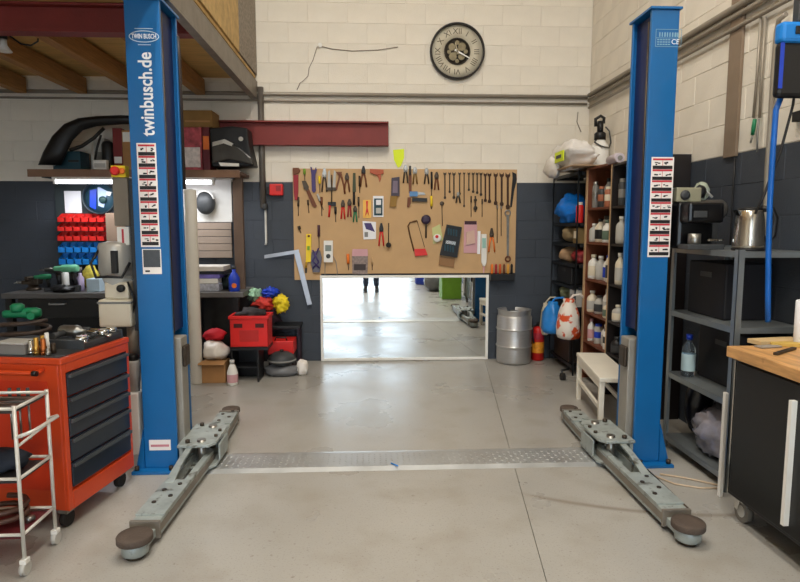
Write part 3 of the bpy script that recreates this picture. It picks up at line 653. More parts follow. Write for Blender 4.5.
tool('brush_pack', 'dark purple packet with a brown brush sticking out below', 'brush', [('packet', 'poly', [(391.5, 178), (399.5, 177), (399.5, 196), (391, 196)], .022, mat('packet_dark', (58, 44, 60), .4)), ('label_panel', 'poly', [(393, 181), (397.5, 181), (397.5, 193), (392.5, 193)], .002, mat('packet_panel', (120, 104, 122), .5), .023), ('bristle', 'poly', [(390.5, 196), (397.5, 196), (396, 207), (389.5, 207)], .018, mat('bristle_brown', (150, 116, 60), .8))])
pliers(405.5, 165, 183, DSTEEL, 'small steel pliers hanging over the top edge of the board', 2.2)
tool('scraper', 'brown scraper blade between two pliers', 'scraper', [('blade', 'poly', [(408.5, 174), (411.5, 174), (411.5, 193), (408.8, 193)], .008, BROWN), ('handle', 'line', [(410, 166), (410, 175)], .012, DGREY)])
pliers(415, 167, 184, mat('ochre_grip', (128, 96, 40), .5), 'ochre-handled pliers next to the brown scraper', 2.0)
tool('folding_knife', 'blue folding knife above the black rubber mallet', 'knife', [('handle', 'poly', [(409.5, 191.5), (417.5, 191.5), (417.5, 196.5), (409.5, 196.5)], .014, mat('knife_blue', (90, 140, 190), .4)), ('blade', 'poly', [(417.5, 192), (424, 192.5), (426, 195), (417.5, 195)], .004, STEEL)])
tool('angled_hammer', 'black hammer hung level with a short dropping head', 'hammer', [('handle', 'poly', [(412, 197.8), (427, 198.2), (427, 202), (412, 201.5)], .022, BLACK), ('head', 'poly', [(407.5, 197.5), (411, 197.5), (410.5, 204), (408.5, 207.5), (407, 207)], .022, BROWN)])
pliers(426.5, 168, 184, DSTEEL, 'dark needle-nose pliers beside the long black rod', 2.2)
driver(431.5, 172, 196, BLACK, 'long black rod hanging beside the needle-nose pliers', 0, 'pry_bar', 1.0, .7)
driver(431.2, 196, 209, YELL, 'yellow marker hanging under the black rod', .2, 'marker_pen', 1.2, .8)
tool('inspection_mirror', 'thin inspection mirror on a long stem with a dark round head', 'inspection mirror', [('head', 'disc', (441.8, 203.5, 2.1), .014, DSTEEL), ('stem', 'line', [(441.8, 205.5), (442.3, 226)], .0045, DSTEEL)])
# row of spanners, growing towards the right
ORD = ('first', 'second', 'third', 'fourth', 'fifth', 'sixth', 'seventh', 'eighth', 'ninth')
for i, (x, y1, w) in enumerate(((444.8, 199, 1.3), (449.5, 193, 1.2), (453.8, 199, 1.5), (459.5, 195, 1.2), (464, 207, 1.0), (468.7, 191, 1.2), (473, 193, 1.3), (477, 194, 1.3), (480.8, 196, 1.4))):
    spanner(x, 172, y1, w, DSTEEL, ORD[i] + ' small spanner from the long black rod in the hanging row', 0, 'small spanners in the hanging row')
for i, (x, y1, w) in enumerate(((485.2, 202, 1.6), (489.3, 203, 1.7), (495.5, 205, 1.9), (501.5, 206, 2.0), (507.6, 209, 2.2))):
    spanner(x, 172.5, y1, w, mat('rusty_steel', (72, 50, 38), .5, metal=.5, var=.25), ORD[4-i] + ' large dark spanner from the corner lever in the hanging row', 0, 'large spanners in the hanging row')
tool('tyre_lever', 'black lever hooked over the far corner of the board', 'lever', [('bar', 'poly', [(512, 172), (516, 174), (516.5, 180), (514, 190), (511.5, 207), (509.8, 207), (511.5, 188), (512.5, 178)], .012, BLACK)])
pliers(458, 192, 203, DSTEEL, 'tiny pliers hooked below the row of spanners', 2.0, w=1.4)
for x, y0, y1 in ((471, 196, 217), (482, 199, 217)): driver(x, y0, y1, DSTEEL, 'slim dark allen driver below the spanner row, ' + ('beside the tiny pliers' if x < 475 else 'past the two sockets'), 0, 'hex_driver', .7, .3, group='slim drivers below the spanners')
tool('socket_pair', 'two small dark sockets on a strip below the spanner row', 'sockets', [('strip', 'poly', [(474.4, 196), (476, 196), (476, 212), (474.4, 212)], .004, DSTEEL), ('socket', 'disc', (475.2, 200, 1.6), .02, DSTEEL), ('socket', 'disc', (475.2, 208, 2.0), .02, DSTEEL)])
for x, y0, y1 in ((497, 205, 243), (501, 206, 236)): driver(x, y0, y1, STEEL, ('longer' if x < 499 else 'shorter') + ' thin steel extension bar hanging beside the ring spanner', 0, 'extension_bar', .8, .1, group='thin extension bars')
tool('ring_spanner', 'long ring spanner with an open loop at the top', 'spanner', [('ring', 'ring', [(507.5, 213), (2.6, 2.6)], .008, STEEL), ('shank', 'poly', [(506.3, 216), (509, 216), (508.6, 256), (506.6, 256)], .01, STEEL), ('ring', 'ring', [(507.6, 259), (2.4, 2.4)], .009, BROWN)])
# second row
tool('blister_pack', 'white and violet blister pack of small tools', 'package', [('card', 'poly', [(362.5, 221), (376, 222), (376, 239), (363.5, 239.5)], .004, PAPER), ('print', 'poly', [(364, 223), (371, 223), (375, 232), (366, 229)], .002, PURP, .004), ('print', 'poly', [(364.5, 232), (368, 232), (368, 237), (364.5, 237)], .002, GREY, .004)])
pliers(381.3, 223, 246, REDP, 'black and red slip-joint pliers beside the violet blister pack', 2.4, BLACK)
tool('ladle_hook', 'thin rod with a dark ball at its lower end', 'rod', [('rod', 'line', [(388.5, 223), (388.5, 243)], .005, DSTEEL), ('ball', 'disc', (388.5, 245, 2.6), .04, RUBBER)])
tool('hacksaw', 'hacksaw with brown bow frame and red grip', 'saw', [('frame', 'line', [(414, 251), (410, 236), (408, 226), (410, 222.5), (417, 220.5)], .008, mat('saw_frame_brown', (96, 64, 30), .5)), ('blade', 'line', [(417, 220.5), (424.5, 247)], .003, DSTEEL), ('grip', 'poly', [(414, 249), (425, 248.5), (427.5, 255), (415, 256)], .026, REDP)])
tool('shoe_brush', 'dark purple round brush with a tapering stick', 'brush', [('head', 'disc', (425.8, 219.5, 4.6), .05, mat('plum_black', (48, 32, 60), .5)), ('stick', 'line', [(426, 223), (425.8, 238)], .01, DSTEEL)])
tool('tape_roll_pack', 'small white and red packet with a lime corner beside the black case', 'package', [('card', 'poly', [(432, 228), (440, 224), (443, 240), (433, 244)], .006, mat('lime_card', (196, 200, 140), .6)), ('roll', 'disc', (437, 238, 4), .03, WHITE), ('label_panel', 'disc', (436.5, 236.5, 1.6), .006, REDP, .031)])
t = tool('socket_set_case', 'open black socket set case hung at a tilt', 'tool case', [('tray', 'poly', [(446.5, 224.5), (461, 227), (456.5, 257.5), (439.5, 255)], .04, BLACK), ('rim', 'line', [(446.5, 225), (461, 227.5), (456.5, 257), (439.8, 254.7), (446.5, 225)], .004, DGREY, .038)])
mb = MB(); L = Vector(t.location)
for r in range(2):
    for k in range(4):
        p = P4(448 + k*2.6 - r*3.2, 231 + k*.5 + r*16) - L; mb.bb(p.x-.008, p.x+.008, -.055, -.044, p.z-.04, p.z+.03)
mb.build('socket_rail', TEAL, t)
p = P4(451, 242.5) - L; MB().box((p.x-.01, -.048, p.z), (.11, .008, .035), ry=.15).build('chrome_strip', CHROME, t)
tool('tan_piece', 'flat tan sleeve hanging out below the black socket case', 'piece', [('body', 'poly', [(439.5, 256.5), (455, 258.5), (453.5, 267.5), (438.5, 265)], .012, mat('tan_flat', (150, 112, 76), .7))])  # flat tan shape along the lower edge of the case
tool('blister_pack', 'tall pink blister pack with black header', 'package', [('card', 'poly', [(464, 222), (477, 222), (477, 253), (463.5, 253)], .004, PINK), ('header', 'poly', [(464.5, 221), (476.5, 221), (476.5, 224.5), (464.5, 224.5)], .004, mat('header_black', (60, 24, 40), .5), .004), ('bubble', 'poly', [(466, 232), (474, 230), (475, 243), (466, 245)], .016, mat('bubble_peach', (212, 176, 160), .3), .004)])
tool('spray_bottle', 'white slim spray lubricant tube hanging beside the pink pack', 'bottle', [('tube', 'poly', [(481, 234), (486, 234), (486, 262), (484.5, 266), (482.5, 266), (481, 262)], .03, WHITE), ('nozzle', 'poly', [(482.5, 266), (484.5, 266), (484, 273), (483, 273)], .016, PINK), ('label_panel', 'poly', [(481.6, 238), (485.4, 238), (485.4, 248), (481.6, 248)], .002, mat('label_mint', (150, 190, 180), .5), .031)])
tool('blister_pack', 'narrow white card beside the pink pack', 'package', [('card', 'poly', [(477.5, 231), (480.5, 231), (480, 254), (477, 254)], .005, PAPER)])
pliers(491.5, 228, 252, ORNG, 'long pliers with orange grips near the ring spanner', 3.0, DSTEEL)
t = T('tool_shelf', 'black narrow tool shelf at the lower corner of the board', 'shelf', (P4(501, 275).x, YBD, P4(501, 280).z))
MB().bb(-.13, .13, -.09, -.006, 0, .07).build('tray', BLACK, t, .004)
rw = P4(501, 280)
for i, (x, mt, lab) in enumerate(((491, ORNG, 'bright orange'), (495, CRIM, 'dark red'), (499, mat('deep_orange_grip', (206, 84, 30), .5), 'deep orange'), (503, BROWN, 'brown'), (507, mat('amber_grip', (226, 160, 60), .5), 'amber'), (510.5, BLACK, 'black'))):
    p = P4(x, 274); t = T('screwdriver', lab + '-handled screwdriver standing in the black tool shelf', 'screwdriver', (p.x, YBD-.05, rw.z+.07), 0, 'screwdrivers in the black tool shelf')
    MB().lathe([(.008, .0), (.014, .012), (.012, .06), (.014, .09), (.006, .11)], 10).build('handle', mt, t)
    MB().cyl((0, 0, -.012), (0, 0, .0), .006, n=8).build('collar', STEEL, t)
driver(304.5, 169, 181, LIME, 'lime-handled bradawl between the red pipe wrench and purple wrench', .4, 'bradawl', 1.2)
driver(321.5, 197, 216, BROWN, 'brown-handled scriber hanging beside the gear puller spindle', .4, 'scriber', 1.1)
pliers(355.2, 206, 222, GREEN, 'small green-handled pliers under the dark green file', 1.8, DSTEEL)
driver(359.5, 176, 193, DSTEEL, 'plain steel drift beside the brown-handled pincers', .2, 'drift', 1.0, .6)
pliers(436.5, 172, 190, BROWN, 'small brown pliers between the long black rod and the spanner row', 2.0, DSTEEL)
driver(394.5, 212, 226, DSTEEL, 'tiny steel pick on the bare middle of the board', .3, 'pick', .8) if False else None
# lower left of the board
driver(299, 226, 233, DSTEEL, 'short dark hook screw at the lower side of the board', 2, 'hook', 1.4, .5)
tool('spirit_level', 'yellow spirit level hanging upright', 'level', [('body', 'poly', [(306.5, 234), (311.5, 234), (311, 262), (306, 262)], .022, YELL), ('vial', 'poly', [(307.5, 246), (310, 246), (310, 250), (307.5, 250)], .004, LIME, .022), ('hook', 'disc', (309, 236, 1.2), .028, BROWN)])
tool('chisel', 'short chisel with yellow stub under the spirit level', 'chisel', [('handle', 'line', [(306.5, 262), (306, 268)], .012, mat('ochre', (180, 140, 40), .5)), ('blade', 'poly', [(305, 268), (307.4, 268), (307, 273), (305, 273)], .006, DSTEEL)])
driver(318.8, 225, 248, mat('plum_handle', (70, 34, 54), .5), 'plum-coloured long screwdriver hanging above the purple pouch', .4, hw=1.3, frac=.5)
tool('pouch', 'grey and purple fabric pouch holding a crossed tool', 'pouch', [('bag', 'poly', [(312, 252), (320, 250), (322, 258), (320, 272), (313, 272), (311, 262)], .03, mat('pouch_grey', (104, 104, 116), .8)), ('strap', 'line', [(313, 250), (319, 262), (313, 268)], .009, PURP, .03), ('strap', 'line', [(319, 248), (313, 261), (320, 268)], .009, PURP, .03)])
tool('multimeter', 'white multimeter with grey screen hung under the board middle', 'meter', [('case', 'poly', [(324, 240.5), (333, 240.5), (333, 262), (324, 262)], .035, WHITE), ('screen', 'poly', [(325.5, 245), (331.5, 245), (331.5, 251), (325.5, 251)], .003, mat('lcd', (120, 128, 118), .3), .035), ('dial', 'disc', (328.5, 256, 2.2), .006, DGREY, .035)])
tool('test_lead', 'thin grey test lead looping from the multimeter', 'cable', [('cable', 'line', [(333, 256), (336, 262), (337.5, 272), (336, 279), (325, 280), (325, 262)], .004, GREY)])
tool('hex_key_pack', 'pink-topped packet with dark print hanging beside the mirror edge', 'package', [('bag', 'poly', [(352, 256), (368, 256), (367.5, 274), (352.5, 274)], .02, mat('packet_grey', (140, 124, 118), .5, var=.3, scale=40)), ('header', 'poly', [(352.5, 249), (367.5, 249), (368, 256.5), (352, 256.5)], .014, PINK), ('print', 'poly', [(354, 264), (366, 264), (365.5, 270), (354, 270)], .002, mat('print_dark', (60, 52, 52), .6), .02)])
driver(348, 254, 270, ORNG, 'orange cutter hanging beside the pink-topped packet', .6, 'cutter', 1.4, .6)
driver(372, 256, 270, MDF, 'tan wooden stick hanging right of the pink-topped packet', .3, 'wooden_stick', .9, .6)
# aluminium square
q = lambda x, y: (lambda v: (v.x, v.z))(PY(x, y, YBD-.02))
t = T('carpenter_square', 'large aluminium square hung with one leg level, other leg slanting down', 'square', (q(297, 254)[0], YBD-.02, q(297, 254)[1]))
ALU = mat('aluminium', (176, 178, 184), .35, metal=.7, var=.06); ox, oz = q(297, 254)
MB().prism([(a_-ox, c_-oz) for a_, c_ in (q(264.5, 255), q(299, 249.5), q(299, 253), q(264.5, 258.5))], -.008, .0).build('blade', ALU, t)
MB().prism([(a_-ox, c_-oz) for a_, c_ in (q(294.5, 254), q(299.5, 252.5), q(312, 304), q(307.5, 305))], -.014, -.001).build('stock', ALU, t)

# ------------------------------------------------------------------ keg and extinguisher
b0 = PZ(514.5, 363, 0); kr = .185
ztop = .60
t = T('beer_keg', 'brushed steel beer keg standing under the slate wall', 'keg', (b0.x, b0.y+.05, 0))
hz = PY(514, 309, b0.y+.05).z
k = hz
MB().lathe([(kr*.82, 0), (kr*.97, .01), (kr, .03), (kr, .3*k-.02), (kr*1.0, .32*k-.01), (kr*1.05, .33*k), (kr*1.0, .34*k+.01), (kr, .62*k), (kr, .64*k-.01), (kr*1.05, .65*k), (kr, .66*k+.01), (kr, .86*k), (kr*.97, .88*k), (kr*.93, .90*k), (kr*.6, .93*k), (.05, .94*k)], 40).build('body', KEG, t)
MB().lathe([(kr*.93, .88*k), (kr*.95, .93*k), (kr*.95, .985*k), (kr*.99, k), (kr*.93, k), (kr*.91, .985*k), (kr*.89, .90*k)], 40, cap=False).build('top_rim', KEG, t)
for hz_ in (.33, .65): MB().lathe([(kr, hz_*k-.012), (kr*1.045, hz_*k-.005), (kr*1.045, hz_*k+.005), (kr, hz_*k+.012)], 40, cap=False).build('hoop', mat('keg_hoop', (214, 212, 208), .3, metal=.7), t)
MB().lathe([(.045, .93*k), (.045, .97*k), (.03, .975*k)], 20).build('valve_neck', STEEL, t)
b0 = PZ(537.5, 360, 0)
t = T('fire_extinguisher', 'red fire extinguisher with yellow label beside the beer keg', 'extinguisher', (b0.x, b0.y, 0))
hb = PY(538, 326, b0.y).z
MB().lathe([(.05, 0), (.066, .012), (.066, hb-.05), (.055, hb-.015), (.025, hb)], 28).build('cylinder', RED, t)
MB().lathe([(.0665, .09), (.0668, .1), (.0668, .2), (.0665, .21)], 28, cap=False).build('label_panel', mat('ext_label', (236, 150, 40), .5, var=.3, scale=30), t)
MB().lathe([(.0665, .24), (.0668, .245), (.0668, hb-.075), (.0665, hb-.07)], 28, cap=False).build('print_band', mat('ext_print', (170, 40, 56), .5, var=.2, scale=40), t)
MB().cyl((0, 0, hb), (0, 0, hb+.03), .02).build('valve', BLACK, t)
MB().box((.02, -.02, hb+.035), (.08, .02, .012), ry=.2).build('lever', BLACK, t, .002)
MB().tube([(-.02, -.02, hb+.015), (-.07, -.03, hb+.005), (-.075, -.05, hb-.1), (-.06, -.06, .2)], .009).build('hose', BLACK, t)
def bottle(label, x, y, z, r, h, mt, cap=WHITE, name='bottle', cat='bottle', neck=.4, lab=None, ncap=.12):
    t = T(name, label, cat, (x, y, z))
    MB().lathe([(r*.85, 0), (r, r*.15), (r, h*.62), (r*.85, h*.72), (r*neck, h*.82), (r*neck, h*(1-ncap))], 18).build('bottle_body', mt, t)
    MB().cyl((0, 0, h*(1-ncap)), (0, 0, h), r*(neck+.08), n=14).build('bottle_cap', cap, t)
    if lab: MB().lathe([(r*1.005, h*.14), (r*1.02, h*.16), (r*1.02, h*.52), (r*1.005, h*.54)], 18, cap=False).build('label_panel', lab, t)
    return t
def can(label, x, y, z, r, h, mt, cap=None, name='spray_can', cat='can', band=None):
    t = T(name, label, cat, (x, y, z))
    MB().lathe([(r*.94, 0), (r, .006), (r, h*.8), (r*.8, h*.86), (r*.72, h*.87)], 18).build('can_body', mt, t)
    MB().lathe([(r*.74, h*.865), (r*.76, h*.87), (r*.74, h*.99), (r*.6, h)], 16).build('can_cap', cap or WHITE, t)
    if band: MB().lathe([(r*1.004, h*.3), (r*1.02, h*.31), (r*1.02, h*.6), (r*1.004, h*.61)], 18, cap=False).build('label_panel', band, t)
    return t
# ------------------------------------------------------------------ orange tool chest
t = T('tool_chest', 'orange rolling tool chest with navy drawers beside the blue lift post', 'tool chest', (-1.462, 2.84, 0), math.radians(-9.5))
W, Ln = .76, .56
MB().bb(-W, -.012, .0, Ln, .1, .82).build('body', ORANGE, t, .006)
MB().bb(-.012, .004, 0, .03, .1, .82).build('corner_post', ORANGE, t, .003); MB().bb(-.012, .004, Ln-.022, Ln, .1, .82).build('corner_post', ORANGE, t, .003)
MB().bb(-.012, .006, .03, Ln-.022, .1, .19).build('plinth', ORANGE, t, .003); MB().bb(-.012, .004, .03, Ln-.022, .775, .82).build('top_rail', ORANGE, t, .003)
MB().bb(-W-.004, .008, -.006, Ln+.006, .82, .85).build('top_rim', ORANGE, t, .006)
MB().bb(-W+.02, -.014, .014, Ln-.014, .85, .853).build('top_mat', DGREY, t)
z = .772
for h in (.118, .104, .098, .122, .128):
    d = MB().bb(-.01, .008, .034, Ln-.026, z-h+.006, z-.002).build('drawer', NAVY, t, .003)
    MB().bb(.008, .022, .036, Ln-.028, z-.024, z-.006).build('grip_rail', SLATE, d, .003); z -= h
MB().bb(-W+.07, -.07, -.004, .0, .2, .74).build('side_panel', mat('orange_panel', (206, 56, 24), .35, var=.05), t, .002)
hd = MB().tube([(-.09, -.0, .795), (-.09, -.05, .79), (-.1, -.055, .79), (-.58, -.055, .79), (-.59, -.05, .79), (-.59, 0, .795)], .012).build('push_handle', ORANGE, t)
MB().cyl((-.1, -.055, .79), (-.078, -.055, .79), .013).build('end_cap', BLACK, hd)
for x in (-.05, -W+.06):
    for y in (.05, Ln-.06):
        w = MB().cyl((x-.014, y, .042), (x+.014, y, .042), .04, n=20).build('caster', RUBBER, t); MB().bb(x-.024, x+.024, y-.03, y+.03, .072, .099).build('fork', GALV, w, .003)
CHM = Matrix.Translation((-1.462, 2.84, 0)) @ Matrix.Rotation(math.radians(-9.5), 4, 'Z')
def on_chest(x, y, z=.853): return CHM @ Vector((x, y, z))
rzC = math.radians(-9.5)
# things on the chest
p = on_chest(-.285, .09); t = T('parts_box', 'flat grey parts box at the edge of the orange chest top', 'box', p, rzC)
MB().bb(-.075, .075, -.05, .05, 0, .05).build('box_body', GREY, t, .004); MB().bb(-.079, .079, -.054, .054, .05, .062).build('lid', LGREY, t, .003)
p = on_chest(-.43, .09); t = T('parts_box', 'small navy box with a blue badge on the orange chest', 'box', p, rzC)
MB().bb(-.055, .055, -.05, .05, 0, .06).build('box_body', NAVY, t, .004); MB().box((.03, -.052, .03), (.01, .004, .045), ry=.4).build('badge', SKY, t)
for i, (x, y, r, h, mt, lab) in enumerate(((-.19, .06, .014, .07, CHROME, 'chrome'), (-.158, .055, .014, .085, GOLD, 'tall brass'), (-.125, .06, .014, .08, mat('copper', (190, 110, 60), .3, metal=.9), 'copper'), (-.175, .1, .015, .06, BLACK, 'black'), (-.095, .05, .012, .035, STEEL, 'short steel'), (-.14, .105, .012, .1, WHITE, 'white'), (-.19, .14, .014, .08, GOLD, 'second brass'), (-.105, .1, .013, .05, DSTEEL, 'dark steel'))):
    t = T('socket', lab + ' socket standing on the front of the orange chest top', 'socket', on_chest(x, y))
    MB().lathe([(r, 0), (r, h*.5), (r*.82, h*.55), (r*.82, h-.003), (r*.7, h)], 18).build('barrel', mt, t)
    MB().lathe([(r*1.04, h*.12), (r*1.08, h*.16), (r*1.04, h*.2)], 18, cap=False).build('knurl_ring', mt, t)
def ratchet(label, x, y, ang, ln, z, mt=STEEL):
    t = T('ratchet', label, 'ratchet', on_chest(x, y, z), rzC+ang)
    MB().tube([(0, 0, .014), (ln*.5, 0, .014), (ln, 0, .014)], [.009, .008, .014]).build('shaft', mt, t)
    MB().lathe([(.026, 0), (.03, .006), (.03, .024), (.024, .03)], 20).build('head', mt, t); MB().tube([(ln*.62, 0, .014), (ln, 0, .014)], .0145).build('grip', DGREY, t)
# grey tool tray with the chrome tools
t = T('tool_tray', 'shallow dark metal tray of chrome tools on the orange chest', 'tray', on_chest(-.165, .37), rzC)
MB().bb(-.145, .145, -.165, .165, .0, .03).build('tray_base', DGREY, t, .004)
for q in ((-.15, .15, -.17, -.162), (-.15, .15, .162, .17)): MB().bb(q[0], q[1], q[2], q[3], .0, .045).build('tray_wall', SLATE, t)
ZTr = .884
ratchet('long chrome ratchet at the back of the metal tray', -.06, .505, PI, .2, ZTr, CHROME)
ratchet('chrome ratchet in the middle of the metal tray', -.065, .44, PI*.98, .19, ZTr, CHROME)
ratchet('short chrome ratchet at the drawer side of the metal tray', -.055, .245, PI*.52, .12, ZTr, CHROME)
for k, (x, y, a, ln, lab) in enumerate(((-.1, .40, PI*1.01, .18, 'long steel spanner in the metal tray beside the ratchets'), (-.11, .225, PI*.98, .17, 'steel spanner at the front edge of the metal tray'))):
    mb = MB().box((ln/2, 0, .005), (ln, .016, .008)); mb.lathe([(.018, 0), (.018, .011)], 6, (0, 0, 0)); mb.lathe([(.016, 0), (.016, .011)], 12, (ln, 0, 0))
    o = mb.build('spanner', CHROME); o.location = Vector(on_chest(x, y, ZTr)); o.rotation_euler = (0, 0, rzC+a); tag(o, lab, 'spanner')
p = on_chest(-.13, .355, ZTr); t = T('impact_wrench', 'silver air impact wrench lying in the metal tray', 'impact wrench', p, rzC+PI)
MB().lathe([(.012, -.02), (.012, 0), (.028, .012), (.032, .03), (.032, .1), (.026, .12)], 18, (0, 0, .033), Matrix.Rotation(PI/2, 3, 'Y')).build('motor_housing', STEEL, t)
MB().tube([(.08, .02, .026), (.088, .06, .024), (.09, .105, .02)], [.018, .017, .02]).build('grip', DGREY, t)
# coiled hose and green tools
p = on_chest(-.46, .37); t = T('air_hose', 'coiled dark air hose on the orange chest', 'hose', p)
MB().tube([(.12*math.cos(a*.4)*(1+.02*math.sin(a)), .09*math.sin(a*.4), .012+.0034*a) for a in range(32)], .011).build('hose', mat('hose_dark', (64, 50, 42), .6), t)
MB().cyl((.118, -.03, .012), (.118, -.09, .012), .013).build('coupling', STEEL, t)
p = on_chest(-.47, .36, .985); t = T('spray_gun', 'green air spray gun lying on the coiled hose', 'spray gun', p, .3)
MB().lathe([(.014, -.09), (.02, -.08), (.024, 0), (.03, .02), (.03, .07), (.02, .09)], 16, (0, 0, .02), Matrix.Rotation(PI/2, 3, 'Y')).build('barrel', GREEN, t)
MB().tube([(.03, 0, .02), (.05, -.05, .018), (.06, -.1, .015)], [.018, .016, .018]).build('grip', GREEN, t)
MB().lathe([(.03, .04), (.034, .05), (.034, .075), (.02, .085)], 20, (-.02, 0, -.01)).build('cup', GREEN, t)

# ------------------------------------------------------------------ chrome trolley in front of the chest
t = T('tool_trolley', 'white tubular three-shelf trolley parked against the orange chest', 'trolley', (-1.47, 2.6, 0))
xs, ys = (0, -.52), (-.125, .125)
for x in xs:
    for y in ys:
        MB().cyl((x, y, .07), (x, y, .735), .008).build('leg', mat('trolley_white_tube', (226, 222, 214), .3, metal=.2), t)
        w = MB().cyl((x-.011, y, .03), (x+.011, y, .03), .03, n=18).build('caster', LGREY, t); MB().bb(x-.014, x+.014, y-.018, y+.018, .052, .072).build('fork', WHITE, w, .002)
TW = _mc['trolley_white_tube']
for k, (z, mt) in enumerate(((.70, mat('tray_dark', (58, 52, 50), .5)), (.40, mat('shelf_mesh_dark', (48, 46, 48), .6)), (.155, mat('shelf_maroon', (98, 34, 40), .5)))):
    MB().bb(-.51, -.01, -.118, .118, z, z+.008).build('shelf', mt, t)
    for y in ys: MB().cyl((0, y, z+.022), (-.52, y, z+.022), .007).build('rail', TW, t)
    for x in xs: MB().cyl((x, ys[0], z+.022), (x, ys[1], z+.022), .007).build('rail', TW, t)
MB().tube([(0, -.125, .60), (.045, -.115, .615), (.06, -.09, .62), (.06, .09, .62), (.045, .115, .615), (0, .125, .60)], .008).build('push_handle', TW, t)
MB().cyl((0, -.12, .56), (0, .12, .58), .006).build('side_rail', TW, t)
def on_trolley(x, y, z): return (-1.47+x, 2.6+y, z)
for i, (x, y, a, ln) in enumerate(((-.1, -.07, .2, .15), (-.09, -.03, -.15, .14), (-.09, .01, .3, .14), (-.1, .06, -.1, .15))):
    mb = MB().box((0, 0, .006), (ln, .012, .008)); mb.lathe([(.016, .001), (.016, .012)], 6, (ln/2, 0, 0)); mb.lathe([(.013, .001), (.013, .012)], 10, (-ln/2, 0, 0))
    o = mb.build('spanner', STEEL); o.location = on_trolley(x, y, .708); o.rotation_euler = (0, 0, a); tag(o, ORD[i] + ' small steel spanner from the outer rail in the white trolley top tray', 'spanner', 'spanners in the trolley tray')
t = T('screwdriver', 'yellow-handled screwdriver in the trolley top tray', 'screwdriver', on_trolley(-.36, -.06, .708), .3)
MB().tube([(0, 0, .014), (.04, 0, .014), (.09, 0, .014)], [.011, .014, .01]).build('handle', YELL, t); MB().cyl((.09, 0, .014), (.19, 0, .014), .004, n=8).build('shaft', STEEL, t)
tag(MB().blob(on_trolley(-.13, 0, .455), (.1, .08, .05), 3, .2).build('cloth_bundle', mat('navy_rag', (34, 40, 52), .9)), 'crumpled navy rag on the middle trolley shelf', 'rag')
t = T('hose_coil', 'brown rubber hose coil on the bottom trolley shelf', 'hose', on_trolley(-.14, 0, .165))
MB().tube([(.085*math.cos(a*.5), .075*math.sin(a*.5), .013+.003*a) for a in range(30)], .012).build('coil', mat('hose_brown', (78, 50, 40), .5), t)
MB().cyl((.085, 0, .013), (.1, .03, .013), .014).build('nozzle', STEEL, t)
for x, nth in ((-.09, 'first'), (-.13, 'second'), (-.17, 'third')):
    t = T('long_chisel', nth + ' steel rod from the push handle hanging on the rear trolley rail', 'rod', on_trolley(x, .138, .5), 0, 'rods hanging on the trolley')
    MB().cyl((0, 0, 0), (0, 0, .19), .005, n=8).build('rod', STEEL, t); MB().cyl((0, 0, .19), (0, 0, .24), .008, n=8).build('grip', DGREY, t)

# ------------------------------------------------------------------ lift power unit beside the left post
YU = 3.70
def ux(px): return PY(px, 250, YU).x
def uz(py): return PY(115, py, YU).z
t = T('power_unit', 'hydraulic power unit with grey motor and cream tank on the blue lift post', 'power unit', (ux(117), YU, uz(345)))
ox, oz = ux(117), uz(345)
A = lambda px: ux(px)-ox
B = lambda py: uz(py)-oz
MB().bb(A(119), A(134), -.05, .05, B(226), B(178)).build('control_box', mat('control_taupe', (122, 112, 98), .5), t, .005)
e = MB().bb(A(119), A(133), -.06, .0, B(178), B(166.5)).build('switch_plate', YELL, t, .003)
MB().lathe([(.022, .058), (.026, .066), (.026, .082), (.018, .088)], 20, (A(124), 0, B(172)), MX).build('stop_button', REDP, e)
MB().lathe([(.018, .058), (.018, .07), (.012, .072)], 16, (A(130), 0, B(172)), MX).build('lamp_cap', ORNG, e)
MB().bb(A(121), A(133), -.05, .03, B(245), B(227)).build('relay_box', WHITE, t, .004)
MB().bb(A(126), A(128), -.052, -.05, B(243), B(229)).build('relay_print', SIGNR, t)
r = (A(133)-A(99))/2; cx = A(116)
MB().lathe([(r*.9, B(275)), (r, B(273)), (r, B(246)), (r*.92, B(243)), (r*.5, B(241.5))], 32, (cx, 0, 0)).build('motor', mat('motor_grey_metal', (186, 182, 174), .35, metal=.3, var=.1), t)
MB().bb(A(118), A(124), -r-.012, -r+.02, B(272), B(250)).build('dark_label', BLACK, t, .003)
MB().lathe([(r*.55, B(294)), (r*.7, B(284)), (r*.9, B(275))], 20, (cx, 0, 0)).build('pump_flange', LGREY, t)
MB().bb(A(107), A(131), -.07, .05, B(298), B(281)).build('valve_block', CREAM, t, .012)
MB().lathe([(.02, .07), (.022, .078), (.022, .1), (.014, .104)], 16, (A(125), 0, B(287)), MX).build('valve_knob', BLACK, t)
MB().bb(A(101.5), A(134), -.09, .09, B(325), B(298)).build('oil_tank', CREAM, t, .012)
MB().bb(A(101), A(134.5), -.093, .093, B(302), B(300)).build('tank_seam', GREY, t)
MB().tube([(A(103), -r*.6, B(250)), (A(97), -r*.9, B(262)), (A(103), -r*1.1, B(276)), (A(115), -r*1.25, B(275)), (A(128), -r*1.1, B(276)), (A(134), -r*.7, B(262))], .008).build('hose', BLACK, t)
MB().tube([(A(130), -.06, B(281)), (A(136), -.07, B(295)), (A(136), -.06, B(302)), (A(131), -.05, B(318))], .007).build('hose', BLACK, t)
MB().cyl((A(129), 0, B(357)), (A(129), 0, B(325)), (A(134.5)-A(123))/2).build('drain_tube', mat('tube_grey_brown', (150, 140, 126), .4), t)
MB().bb(A(133), ux(139)-ox+.02, -.03, .03, B(330), B(180)).build('mount_bracket', DGREY, t)
